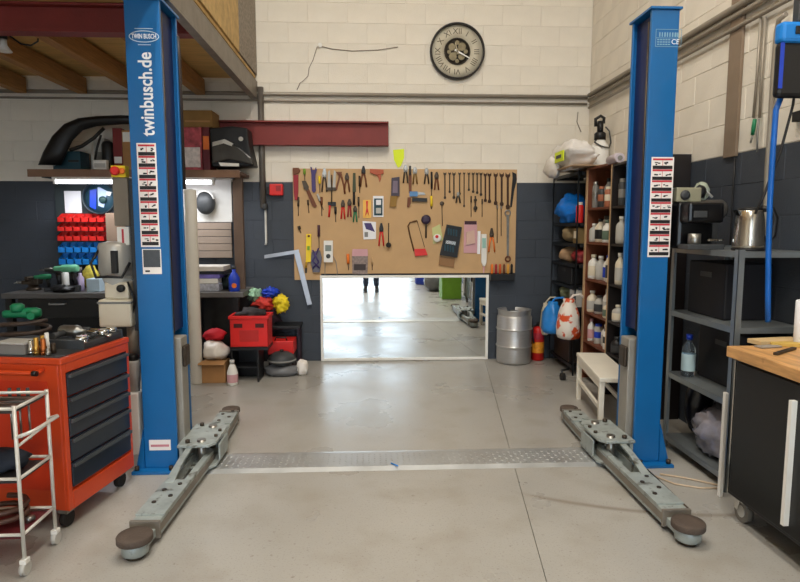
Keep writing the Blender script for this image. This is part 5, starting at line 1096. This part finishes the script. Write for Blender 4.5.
MB().bb(-.05, .05, -.04, .04, 0, .19).build('pedestal', DGREY, t, .006); MB().lathe([(.02, 0), (.045, .03), (.05, .07), (.03, .11), (.01, .12)], 18, (-.05, 0, .29)).build('bulb', mat('bulb_pale', (190, 200, 180), .2, metal=.3), t)
bottle('clear plastic water bottle on the lower middle shelf of the rack', X0+.075, PX(687, 374, X0+.07).y, ZR[1], .042, .27, GLASSB, COBALT, lab=mat('water_label', (190, 214, 220), .4))
tag(MB().blob((2.11, (yn+yf)/2-.06, ZR[0]+.14), (.14, .21, .16), 41, .3, 28, 18, 2.2).build('plastic_bag', BAGS), 'crumpled silver plastic bag on the bottom shelf of the rack', 'bag')
tag(MB().blob((2.14, yf-.1, ZR[0]+.2), (.1, .07, .2), 44, .15).build('rubbish_bag', mat('bag_black', (20, 20, 26), .3, bump=.4, bscale=20)), 'black bag behind the silver one on the bottom shelf', 'bag')
boxat('carton', 'navy carton at the back of the upper middle rack shelf', 'box', 690, 712, 290, yf-.25, ZR[2]+.002, .12, mat('carton_navy', (26, 28, 46), .5)) if False else None
t = T('storage_case', 'large black case on the upper middle shelf of the steel rack', 'case', (2.16, (yn+yf)/2+.08, ZR[2]+.001)); MB().bb(-.13, .15, -.2, .2, 0, .33).build('case_body', mat('case_black_matt', (16, 16, 22), .6), t, .01); MB().bb(-.134, -.13, -.06, .06, .24, .27).build('handle', DGREY, t, .001)
t = T('storage_case', 'large black case on the lower middle shelf behind the water bottle', 'case', (2.2, (yn+yf)/2, ZR[1]+.001)); MB().bb(-.1, .12, -.25, .25, 0, .34).build('case_body', _mc['case_black_matt'], t, .01); MB().bb(-.104, -.1, -.06, .06, .24, .27).build('handle', DGREY, t, .001)
# white slotted strip between rack and cabinet
p = PX(724, 395, 1.86)
tag(MB().bb(1.89, 1.908, yn-.055, yn-.03, .001, p.z).build('slotted_post', WHITE, None, .002), 'white slotted post standing between the rack and the black cabinet', 'post')
# brown and black bookcases facing the bay
def bookcase(label, x0, x1, y0, y1, zs, ztop, mt, edge, fe=.02):
    t = T('bookcase', label, 'bookcase', ((x0+x1)/2, (y0+y1)/2, 0)); w, d = (x1-x0)/2, (y1-y0)/2; th = .02
    for s in (-1, 1):
        te_ = fe if s > 0 else th; sp_ = MB().bb(-w, w, s*d-s*te_, s*d, 0, ztop).build('side_panel', mt, t); MB().bb(-w-.004, -w, s*d-s*te_, s*d, 0, ztop).build('edge_strip', edge, sp_)
    MB().bb(w-.006, w, -d+th, d-th, 0, ztop).build('back_panel', mt, t); MB().bb(-w, w, -d, d, ztop, ztop+.02).build('top_panel', mt, t)
    for z in zs:
        sh = MB().bb(-w+.004, w-.006, -d+th, d-th, z-.02, z).build('shelf', mt, t); MB().bb(-w, -w+.004, -d+th, d-th, z-.02, z).build('edge_strip', mt, sh)
    return t
XB0 = 2.05; YB1 = PX(582.5, 300, XB0).y; YB0 = PX(610, 240, XB0).y
zof = lambda py: PX(590, py, XB0).z
ZK = [zof(343), zof(313), zof(279), zof(242), zof(208)]; ZT = zof(170)
bookcase('brown wooden bookcase with pale front edge full of bottles', XB0, XR-.01, YB0, YB1, [.08]+ZK, ZT, BOOKW, EDGEW, .05)
BLK = mat('bookcase_black', (32, 26, 26), .5, var=.1)
YN2 = 4.35
bookcase('black bookcase of bottles behind the blue lift post', XB0, XR-.01, YN2, YB0-.005, [.08]+ZK, ZT-.02, BLK, BLK)
mats = dict(w=WHITE, g=GREY, l=LGREY, c=CREAM, r=REDP, k=BLACK, b=COBALT, s=STEEL, p=PINK, d=DGREY, o=mat('cap_muted_orange', (170, 104, 76), .5), y=mat('cap_straw', (196, 180, 110), .5), n=mat('cap_grey_green', (92, 112, 96), .5))
names = dict(w='white', g='grey', l='pale grey', c='cream', r='red', k='black', b='blue', s='silver', p='pink', d='dark grey', o='muted orange', y='straw yellow', n='grey green')
lv = {4: 'top', 3: 'second', 2: 'third', 1: 'fourth', 0: 'lowest'}
def fill(case, ya, yb, k, items):
    n = len(items); h0 = (ZK+[ZT])[k+1]-ZK[k]
    for i, (kind, c1, c2, hf, r) in enumerate(items):
        y = yb - (yb-ya)*(i+.5)/n; x = XB0+.05+.02*((i*7) % 3); h = (h0-.03)*hf
        lab = '%s %s with %s cap on the %s shelf of the %s bookcase' % (names[c1], 'bottle' if kind == 'b' else 'can', names[c2], lv[k], case)
        g = '%ss on the %s bookcase' % ('bottle' if kind == 'b' else 'can', case)
        (bottle if kind == 'b' else can)(lab, x, y, ZK[k], r, h, mats[c1], mats[c2], **({'lab': mats[c2] if c2 != 'w' else LGREY} if kind == 'b' else {'band': mats[c2]}))['group'] = g
a, b = YB0+.03, YB1-.06
fill('brown', a, b, 4, [('c', 'g', 's', .75, .03), ('c', 'd', 'o', .6, .035), ('b', 'g', 'k', .8, .04), ('c', 'o', 'c', .55, .035), ('b', 'd', 'k', .7, .04)])
fill('brown', a, b, 3, [('b', 'l', 'w', .6, .045), ('b', 'c', 'k', .75, .05), ('c', 's', 'd', .85, .04), ('b', 'w', 'n', .7, .045), ('b', 'c', 'd', .8, .045)])
fill('brown', a, b, 2, [('b', 'w', 'c', .72, .05), ('b', 'l', 'w', .7, .05), ('b', 'w', 'b', .74, .05), ('b', 'c', 'd', .9, .04)])
fill('brown', a, b, 1, [('b', 'c', 'l', .7, .05), ('b', 'l', 'd', .6, .05), ('b', 'w', 'l', .85, .04), ('b', 'c', 'n', .5, .05)])
fill('brown', a, b, 0, [('b', 'w', 'p', .85, .035), ('c', 'l', 'b', .75, .04), ('b', 'w', 'l', .8, .045), ('c', 'w', 'd', .75, .04)])
a, b = YN2+.05, YB0-.03
fill('black', a, b, 4, [('c', 'd', 'g', .7, .03), ('c', 'l', 'w', .95, .04), ('c', 'd', 'k', .6, .04), ('c', 'g', 'l', .6, .035), ('b', 'd', 'k', .8, .04)])
fill('black', a, b, 3, [('b', 'l', 'w', .8, .045), ('b', 'c', 'y', .75, .045), ('b', 'w', 'l', .7, .045), ('b', 'k', 'd', .7, .045)])
fill('black', a, b, 2, [('b', 'c', 'w', .85, .04), ('b', 'k', 'l', .6, .045), ('b', 'w', 'r', .7, .045), ('b', 'd', 'k', .7, .045)])
fill('black', a, b, 1, [('b', 'l', 'c', .5, .05), ('b', 'k', 'd', .5, .05), ('b', 'w', 'y', .6, .05), ('b', 'd', 'k', .7, .045)])
fill('black', a, b, 0, [('b', 'k', 'd', .6, .05), ('c', 'r', 'w', .5, .05), ('b', 'b', 'w', .5, .05), ('b', 'd', 'k', .7, .045)])
# paper roll sticking out at the top of the black bookcase
p = PX(617, 172, XB0)
t = T('paper_roll', 'pale rolled tube lying on top of the black bookcase with a drooping end', 'roll', (XB0+.03, p.y, ZT+.001)); MB().tube([(-.02, .18, .04), (-.03, 0, .045), (-.05, -.1, .03)], .038, 12).build('roll', mat('roll_lilac', (206, 196, 206), .5), t); MB().cyl((-.051, -.105, .03), (-.0495, -.1, .03), .02).build('core', GREY, t)
# corner shelf with bags
YC0, YC1 = YB1+.01, D-.01; XC0 = PY(554, 200, D-.05).x
ZCS = [.45, .68, .88, 1.1, 1.3, 1.5]
rack('corner_shelf', 'dark metal corner shelf stuffed with bags beside the brown bookcase', XC0, XR-.01, YC0, YC1, [.1]+ZCS+[1.99], 2.0, mat('rack_dark', (40, 44, 48), .45, metal=.5), .012)
ym = (YC0+YC1)/2; xm = XC0+.13
tag(MB().blob((xm-.04, ym, 1.63), (.16, .2, .16), 51, .25, 28, 18, 2).build('carrier_bag', BAGB), 'glossy blue plastic bag on the upper level of the corner shelf', 'bag')
can('red and white can beside the glossy blue bag', XC0+.05, YC0+.075, 1.5, .035, .2, REDP, WHITE)
tag(MB().blob((xm-.0, ym+.0, 1.38), (.14, .13, .085), 52, .25).build('cloth', mat('khaki_cloth', (142, 124, 92), .8, var=.3, scale=10)), 'khaki cloth bundle under the glossy blue bag', 'cloth')
t = T('carton', 'olive brown carton at the end of the khaki level of the corner shelf', 'box', (XC0+.12, YC0+.1, 1.301)); MB().bb(-.1, .1, -.06, .06, 0, .15).build('box_body', mat('carton_olive', (120, 98, 60), .8), t, .004); MB().bb(-.101, -.1, -.04, .04, .05, .12).build('label_panel', CREAM, t)
tag(MB().blob((xm-.0, ym+.05, 1.18), (.14, .1, .09), 53, .25).build('cloth', mat('beige_cloth', (168, 136, 104), .8, var=.3, scale=10)), 'beige cloth bundle on the middle level of the corner shelf', 'cloth')
tag(MB().blob((XC0+.09, YC0+.12, 1.165), (.08, .08, .075), 54, .35).build('cable_tangle', mat('red_tangle', (130, 30, 34), .5, var=.7, scale=18)), 'red and white cable tangle on the middle level of the corner shelf', 'cable')
t = T('tool_case', 'black flat tool case on the corner shelf below the red tangle', 'case', (XC0+.15, ym, .881)); MB().bb(-.13, .14, -.22, .22, 0, .18).build('case_body', BLACK, t, .01); MB().bb(-.135, -.13, -.05, .05, .13, .16).build('handle', DGREY, t, .001)
t = T('carton', 'grey white carton in front of the black case on the corner shelf', 'box', (XC0+.09, YC0+.1, .681)); MB().bb(-.08, .1, -.08, .08, 0, .17).build('box_body', LGREY, t, .004); MB().bb(-.081, -.08, -.05, .05, .06, .12).build('label_panel', GREY, t)
tag(MB().blob((xm, ym+.12, .765), (.11, .11, .1), 56, .25).build('cloth', mat('olive_cloth', (120, 126, 96), .8, var=.3, scale=10)), 'pale green cloth bundle beside the grey white carton', 'cloth')
# bags hanging in front of the corner shelf
p = PY(555, 320, 6.05)
zb_ = PY(556, 333, 5.98).z; hb = PY(556, 299, 5.98).z-zb_
t = T('carrier_bag', 'bright blue carrier bag hanging on the front of the corner shelf', 'bag', (XC0-.125, 5.98, zb_))
MB().bag(.215, .24, hb*.9, 3, .16).build('bag_body', mat('bag_blue_white', (40, 130, 210), .3, var=.2, bump=.5, bscale=16), t); MB().tube([(-.02, 0, hb*.88), (.02, 0, hb*1.02), (.1, .0, hb*1.04), (.13, 0, hb*.96)], .01).build('bag_handle', SKY, t)
zb_ = PY(547, 335, 6.36).z
t = T('paper_bag', 'cream paper bag hanging behind the bright blue carrier bag', 'bag', (XC0-.085, 6.38, zb_)); MB().bag(.1, .13, .34, 6, .12).build('bag_body', mat('bag_cream', (216, 208, 186), .5), t); MB().tube([(0, 0, .35), (.05, .0, .41), (.11, 0, .41), (.125, 0, .37)], .008).build('bag_handle', CREAM, t)
bw = mat('bag_white_print', (230, 222, 212), .4, var=.05, bump=.5, bscale=16); speckle(bw, (214, 84, 40), 9, .52, .56)
zb_ = PY(573, 338, 5.7).z; hb = PY(573, 295, 5.7).z-zb_
t = T('carrier_bag', 'white carrier bag with orange print hanging from the brown bookcase edge', 'bag', (1.905, 5.66, zb_))
MB().bag(.215, .24, hb*.9, 9, .14).build('bag_body', bw, t); MB().tube([(0, 0, hb*.88), (.04, .0, hb*1.0), (.11, 0, hb*1.03), (.145, 0, hb*.95)], .011).build('bag_handle', BAGW, t)
t = T('storage_box', 'dark brown storage box at the bottom of the corner shelf', 'box', (XC0+.17, ym, .101)); MB().bb(-.16, .17, -.25, .25, 0, .29).build('box_body', mat('bin_dark', (44, 38, 38), .5), t, .006); MB().bb(-.165, .175, -.255, .255, .29, .315).build('lid', DGREY, t, .004)
t = T('creeper_wheel', 'small dark caster frame on the floor beside the bookcase foot', 'caster', (1.83, 5.55, 0)); MB().cyl((-.02, 0, .035), (.02, 0, .035), .035, n=18).build('wheel', RUBBER, t); MB().tube([(0, 0, .06), (.02, .1, .07), (.12, .2, .06)], .012).build('frame', DGREY, t)
# on top: sack, jug with pump
t = T('sack', 'white sack with a yellow label lying on top of the corner shelf', 'sack', (1.985, 5.93, ZT+.045))
MB().pillow((.0, .0, .12), (.31, .74, .27), 71, .17).build('sack_body', mat('sack_white', (228, 224, 220), .6, bump=.4, bscale=14), t)
pp = PX(582, 166, 1.9)-Vector(t.location)
MB().box((-.16, -.1, .1), (.012, .26, .1)).build('label_panel', NEON, t, .003); MB().box((-.168, -.1, .1), (.004, .15, .03)).build('label_print', DGREY, t)
MB().blob((-.13, .2, .03), (.07, .16, .11), 73, .25, flat=False).build('sack_corner', BAGW, t)
MB().box((.05, -.03, -.008), (.36, .76, .008), rz=.02).build('paper_layer', mat('kraft_paper', (190, 160, 128), .7), t)
p = PY(600, 137, 5.9)
t = T('pressure_sprayer', 'white pressure sprayer with black pump head on top of the bookcase', 'sprayer', (2.245, 5.9, ZT+.025)); zt_ = PY(600, 116, 5.9).z-t.location.z
zj = PY(600, 140, 5.9).z-t.location.z
MB().lathe([(.085, 0), (.09, .012), (.09, zj*.6), (.075, zj*.85), (.045, zj)], 28).build('tank', WHITE, t)
MB().lathe([(.055, zj), (.055, zj+.06), (.04, zj+.075)], 20).build('collar', BLACK, t)
MB().lathe([(.03, zj+.07), (.03, zt_-.05)], 16).build('pump_barrel', BLACK, t); MB().tube([(-.045, 0, zt_-.1), (-.05, 0, zt_-.03), (0, 0, zt_), (.035, 0, zt_-.02), (.03, 0, zt_-.07)], .016).build('pump_handle', BLACK, t)
MB().tube([(-.04, -.02, zj), (-.075, -.06, zj*.9), (-.02, -.1, zj*.75), (.06, -.09, zj*.7), (.09, -.05, zj*.9), (.09, -.0, zj*1.3), (.06, .02, zt_-.1)], .007).build('hose', DGREY, t)
pts = [PY(x, y, D-.01) for x, y in ((578, 112), (577, 122), (581, 132))]
tag(MB().tube(pts, .005).build('wall_cable', mat('grey_wire', (150, 140, 128), .5)), 'short grey wire curling on the back wall near the corner', 'cable')

# ------------------------------------------------------------------ white stool
N, Fp = Vector((1.615, 4.09, 0)), Vector((1.745, 4.95, 0))
ang = math.atan2((Fp-N).x, (Fp-N).y); Ls = (Fp-N).length
t = T('step_stool', 'white wooden step stool beside the blue lift post', 'stool', N, -ang); wS = .24; hs = .40
SW = mat('stool_white_wood', (230, 224, 210), .5, var=.04)
MB().bb(0, wS, 0, Ls, hs-.035, hs).build('seat', SW, t, .006)
for x in (.0, wS-.045):
    for y in (.01, Ls-.055): MB().bb(x+.004, x+.04, y, y+.045, 0, hs-.035).build('leg', SW, t, .003)
for x in (.01, wS-.03): MB().box((x+.01, Ls/2, hs*.42), (.02, Ls-.05, .035), rx=-.0).build('stretcher', SW, t, .003); MB().bb(x, x+.02, .05, Ls-.06, hs-.09, hs-.035).build('apron', SW, t)

# ------------------------------------------------------------------ black cabinet with wooden top
XC, YC = 1.80, 2.835
t = T('tool_cabinet', 'black rolling cabinet with thick wooden top and white door handle', 'cabinet', (XC, YC, 0)); Lc = 1.45; wd = XR-XC-.01
MB().bb(.0, wd, -Lc, 0, .125, .825).build('body', BLACKM, t, .006)
tp = T('x', None, None) if False else None
for k in range(5):
    x0 = -.035 + k*(wd+.035)/5; MB().bb(x0, x0+(wd+.035)/5-.001, -Lc-.02, .02, .825, .878).build('top_plank', TOPWOOD, t, .003)
y = -.04
for L_ in (.62, .62):
    d = MB().bb(-.016, .0, y-L_, y, .15, .81).build('door', mat('door_black', (26, 26, 26), .4, var=.06), t, .004)
    hy = PX(790, 440, XC-.03).y-YC if y > -.1 else y-L_+.06
    MB().bb(-.04, -.016, hy-.01, hy+.01, .19, .74).build('handle', WHITE, d); y -= L_+.01
MB().bb(-.018, -.014, -.035, -.025, .14, .815).build('edge_trim', CHROME, t)
for x in (.055, wd-.06):
    for y in (-.06, -Lc+.06):
        w = MB().cyl((x-.017, y, .055), (x+.017, y, .055), .055, n=22).build('caster', mat('caster_grey', (110, 106, 100), .5), t); MB().cyl((x-.019, y, .055), (x-.016, y, .055), .03, n=16).build('hub', LGREY, w); MB().bb(x-.03, x+.03, y-.035, y+.035, .105, .124).build('fork', CHROME, w, .003); MB().box((x-.026, y+.02, .085), (.004, .03, .06), rx=.3).build('fork_plate', CHROME, w)
# wooden offcuts on top
for px, py, l, w, h, rz, mt, lab in ((776, 343, .26, .09, .022, .15, mat('offcut_pale', (206, 176, 128), .6), 'pale wooden offcut lying on the wooden cabinet top'), (792, 346, .2, .06, .018, -.3, mat('offcut_yellow', (200, 166, 82), .6), 'yellowish wooden offcut lying near the pale one'), (785, 352, .22, .02, .012, .6, DSTEEL, 'dark steel file lying on the wooden cabinet top'), (768, 347, .12, .05, .008, .2, mat('grey_card', (150, 140, 128), .7), 'small grey card on the wooden cabinet top')):
    p = PZ(px, py, .88); o = MB().box((0, 0, h/2), (l, w, h)).build('wood_offcut' if 'offcut' in lab else 'file' if 'file' in lab else 'card', mt, None, .002); o.location = (p.x, p.y, .879); o.rotation_euler = (0, 0, rz); tag(o, lab, 'offcut' if 'offcut' in lab else 'file' if 'file' in lab else 'card')
t = T('paper_towel', 'white paper roll standing on the far right of the wooden cabinet top', 'paper roll', (PZ(803, 345, .88).x+.02, PZ(803, 345, .88).y, .879)); MB().lathe([(.058, 0), (.06, .004), (.06, .22), (.055, .224)], 24).build('roll', PAPER, t); MB().lathe([(.022, .224), (.024, .23), (.02, .231)], 14).build('core', CARD, t)

# ------------------------------------------------------------------ right wall fittings
yb = 2.9
a, b = PY(782, 21, yb), PY(782, 97, yb)
t = T('hose_reel', 'blue and black hose reel box hanging on the right wall', 'hose reel', (a.x, yb, b.z)); h = a.z-b.z; wR = XR-a.x-.03
MB().bb(.0, wR, 0, .05, 0, h*.74).build('drum_cover', BLACK, t, .02); MB().bb(-.002, wR+.004, -.012, .055, h*.72, h).build('upper_shell', SKY, t, .018)
MB().bb(.06, wR-.02, -.02, -.011, h*.82, h*.93).build('grip_slot', BLACK, t, .006); MB().bb(.08, wR+.03, .0, .045, h, h+.12).build('bracket', DGREY, t, .006); MB().bb(.001, .02, -.004, .0, .04, h*.72).build('edge_stripe', COBALT, t)
hosex = [PY(x, y, yb+.06) for x, y in ((781, 97), (776, 110), (773, 150), (770, 200), (768.5, 250), (768, 300), (768, 322))]
tag(MB().tube(hosex, .0135, 10).build('air_hose', mat('hose_blue', (16, 92, 178), .35)), 'bright blue air hose hanging down from the reel box', 'hose')
pts = [PY(x, y, 2.98) for x, y in ((798, 62), (793, 105), (781, 150), (764, 195), (755, 214))]
tag(MB().tube(pts, .0065).build('power_cable', BLACK), 'black power cable running slantwise from the reel box to the kettle', 'cable')
pts = [PX(x, y, XR-.012) for x, y in ((735, 158), (733, 190), (731, 230), (729, 260))]
tag(MB().tube(pts, .006).build('power_cable', BLACK), 'black cable dropping down the slate wall below the taupe column', 'cable')
pc = PX(776, 30, XR-.03)
pipe('conduit_pipe', 'brownish conduit bending down the right wall beside the blue hose', [PX(x, y, XR-.03) for x, y in ((786, 14), (779, 20), (776.5, 32), (773.5, 70), (770.5, 120), (767, 170), (765.5, 215), (764.8, 236))], .014, PIPE)
for dx in (0, 5):
    pipe('conduit_pipe', 'slim vertical conduit on the right wall, ' + ('closer to the taupe column' if dx == 0 else 'closer to the blue hose'), [PX(761+dx*.9, 17, XR-.02), PX(757+dx*.9, 75, XR-.02), PX(753.5+dx*1.2, 118, XR-.02)], .008, PIPE, 'twin slim conduits')
t = T('air_gun', 'green air blow gun hanging on the twin slim conduits', 'air gun', PX(753, 135, XR-.03)); L = Vector(t.location)
q = lambda x, y: PX(x, y, XR-.03)-L
MB().tube([q(755, 119), q(753.5, 128), q(752.5, 135)], [.011, .013, .01]).build('grip', GREEN, t); MB().tube([q(752.5, 135), q(750.5, 143)], .006).build('nozzle', STEEL, t); MB().tube([q(759, 119), q(757.5, 135), q(757, 152)], .006).build('tube', GREY, t)
tag(MB().bb(XR-.04, XR-.002, PX(800, 115, XR).y-.06, PX(800, 115, XR).y+.01, PX(800, 122, XR).z, PX(800, 112, XR).z).build('wall_clip', BLACK, None, .004), 'small black clip on the white right wall under the reel box', 'clip')
# ------------------------------------------------------------------ photographer (seen in the mirror) and clutter behind the camera
def skinned(name, verts, edges, radii, mt, parent, root=0, sub=2):
    m = bpy.data.meshes.new(name); m.from_pydata(verts, edges, []); o = bpy.data.objects.new(name, m); COL.objects.link(o); o.parent = parent
    bm = bmesh.new(); bm.from_mesh(m); ly = bm.verts.layers.skin.verify(); bm.verts.ensure_lookup_table()
    for v, r in zip(bm.verts, radii): v[ly].radius = r if isinstance(r, tuple) else (r, r)
    bm.verts[root][ly].use_root = True; bm.to_mesh(m); bm.free()
    o.modifiers.new('skin', 'SKIN').use_smooth_shade = True; s = o.modifiers.new('sub', 'SUBSURF'); s.levels = sub; s.render_levels = sub
    m.materials.append(mt); return o
root = T('person', 'person in dark jeans standing with a phone, legs seen in the mirror', 'person', (0.0, -.46, 0))
bv = [(0, 0, .95), (0, .0, 1.12), (0, 0, 1.3), (0, .01, 1.42), (0, .02, 1.5), (0, .04, 1.58), (0, .06, 1.66), (0, .05, 1.74)]
be = [(0, 1), (1, 2), (2, 3), (3, 4), (4, 5), (5, 6), (6, 7)]; br = [(.15, .11), (.14, .1), (.16, .11), (.13, .09), .055, .065, .08, .06]
def limb(start, pts, rad):
    i = start
    for p, r in zip(pts, rad): bv.append(p); br.append(r); be.append((i, len(bv)-1)); i = len(bv)-1
for s in (-1, 1):
    limb(0, [(.1*s, 0, .88), (.11*s, .01, .5), (.12*s, -.01, .1), (.125*s, .0, .05), (.14*s, .12, .035)], [.085, .058, .042, .045, .035])
    limb(3, [(.19*s, .0, 1.4), (.25*s, .06, 1.17), (.12*s, .27, 1.36), (.085*s, .35, 1.43)], [.055, .045, .034, .026])
    h = len(bv)-1
    limb(h, [(.075*s, .39, 1.46)], [(.02, .035)]); hp = len(bv)-1
    for k, (dz, l) in enumerate(((.03, .05), (.012, .058), (-.008, .055), (-.026, .045))):
        limb(hp, [(.07*s, .41, 1.46+dz), (.045*s, .425, 1.465+dz)], [.009, .008])
    limb(h, [(.07*s, .375, 1.5), (.045*s, .385, 1.52)], [.011, .009])
skinned('body', bv, be, br, SKIN, root)
def cloth(name, v, e, r, mt): return skinned(name, v, e, r, mt, root, 0, 2)
tv, te, tr = [(0, 0, .98), (0, 0, .9)], [(0, 1)], [(.165, .125), (.16, .12)]
for s in (-1, 1):
    n0 = len(tv); tv += [(.1*s, 0, .82), (.11*s, .01, .5), (.12*s, -.01, .1)]; tr += [.1, .076, .066]; te += [(1, n0), (n0, n0+1), (n0+1, n0+2)]
cloth('trousers', tv, te, tr, DENIM)
jv, je, jr = [(0, 0, .96), (0, 0, 1.15), (0, 0, 1.32), (0, .01, 1.44)], [(0, 1), (1, 2), (2, 3)], [(.17, .13), (.16, .12), (.175, .125), (.14, .1)]
for s in (-1, 1):
    n0 = len(jv); jv += [(.2*s, 0, 1.4), (.255*s, .06, 1.165), (.125*s, .26, 1.355)]; jr += [.07, .06, .046]; je += [(3, n0), (n0, n0+1), (n0+1, n0+2)]
cloth('jacket', jv, je, jr, JACKET)
for s in (-1, 1):
    MB().loft([[Vector((.128*s+w*math.cos(a), yc+.0+l*math.sin(a), z)) for a in [2*PI*i/16 for i in range(16)]] for w, l, yc, z in ((.045, .13, .055, .0), (.048, .135, .055, .02), (.045, .125, .05, .05), (.04, .08, .01, .09), (.038, .05, -.01, .12))]).build('shoe', BLACK, root)
MB().blob((0, .02, 1.73), (.092, .105, .1), 2, .06, 20, 12, flat=False).build('hair', mat('hair_brown', (58, 42, 32), .7), root)
MB().prism([(-.013, 1.62), (.013, 1.62), (.006, 1.665), (-.006, 1.665)], .13, .155).build('nose', SKIN, root, .004)
for s in (-1, 1): MB().blob((.03*s, .126, 1.672), (.013, .01, .008), 1, 0, 10, 6, flat=False).build('eye', WHITE, root); MB().blob((.085*s, .05, 1.65), (.012, .022, .034), 1, 0, 10, 6, flat=False).build('ear', SKIN, root)
MB().bb(-.024, .024, .122, .134, 1.605, 1.612).build('mouth', mat('lips', (170, 100, 92), .5), root, .003)
tag(MB().bb(-.075, .075, -.03, -.022, 1.435, 1.51).build('phone', BLACK, None, .004), 'black phone held up by the person in dark jeans', 'phone')
# clutter along the right side behind the photographer, seen only in the mirror
t = T('plastic_crate', 'green plastic crate on the floor seen in the mirror', 'crate', (1.62, .75, 0)); MB().bb(-.2, .2, -.25, .25, .002, .5).build('crate_body', LIME, t, .01); MB().bb(-.21, .21, -.26, .26, .5, .54).build('rim', GREEN, t, .004)
tag(MB().blob((1.45, -.6, .24), (.25, .3, .3), 81, .2).build('rubbish_bag', BAGK), 'grey rubbish bag on the floor seen in the mirror', 'bag')
t = T('barrel', 'blue plastic barrel on the floor seen in the mirror', 'barrel', (1.35, -2.2, 0)); MB().lathe([(.2, 0), (.24, .03), (.25, .3), (.25, .55), (.22, .6)], 28).build('barrel_body', COBALT, t); MB().lathe([(.252, .28), (.262, .3), (.252, .32)], 28, cap=False).build('hoop', COBALT, t)
t = T('tyre', 'black car tyre lying on the floor seen in the mirror', 'tyre', (1.6, -1.35, 0)); MB().tube([(.25*math.cos(2*PI*i/28), .25*math.sin(2*PI*i/28), .095) for i in range(28)], .092, 12, True).build('tread', RUBBER, t); MB().lathe([(.17, .05), (.17, .14), (.05, .12)], 24).build('rim', STEEL, t)
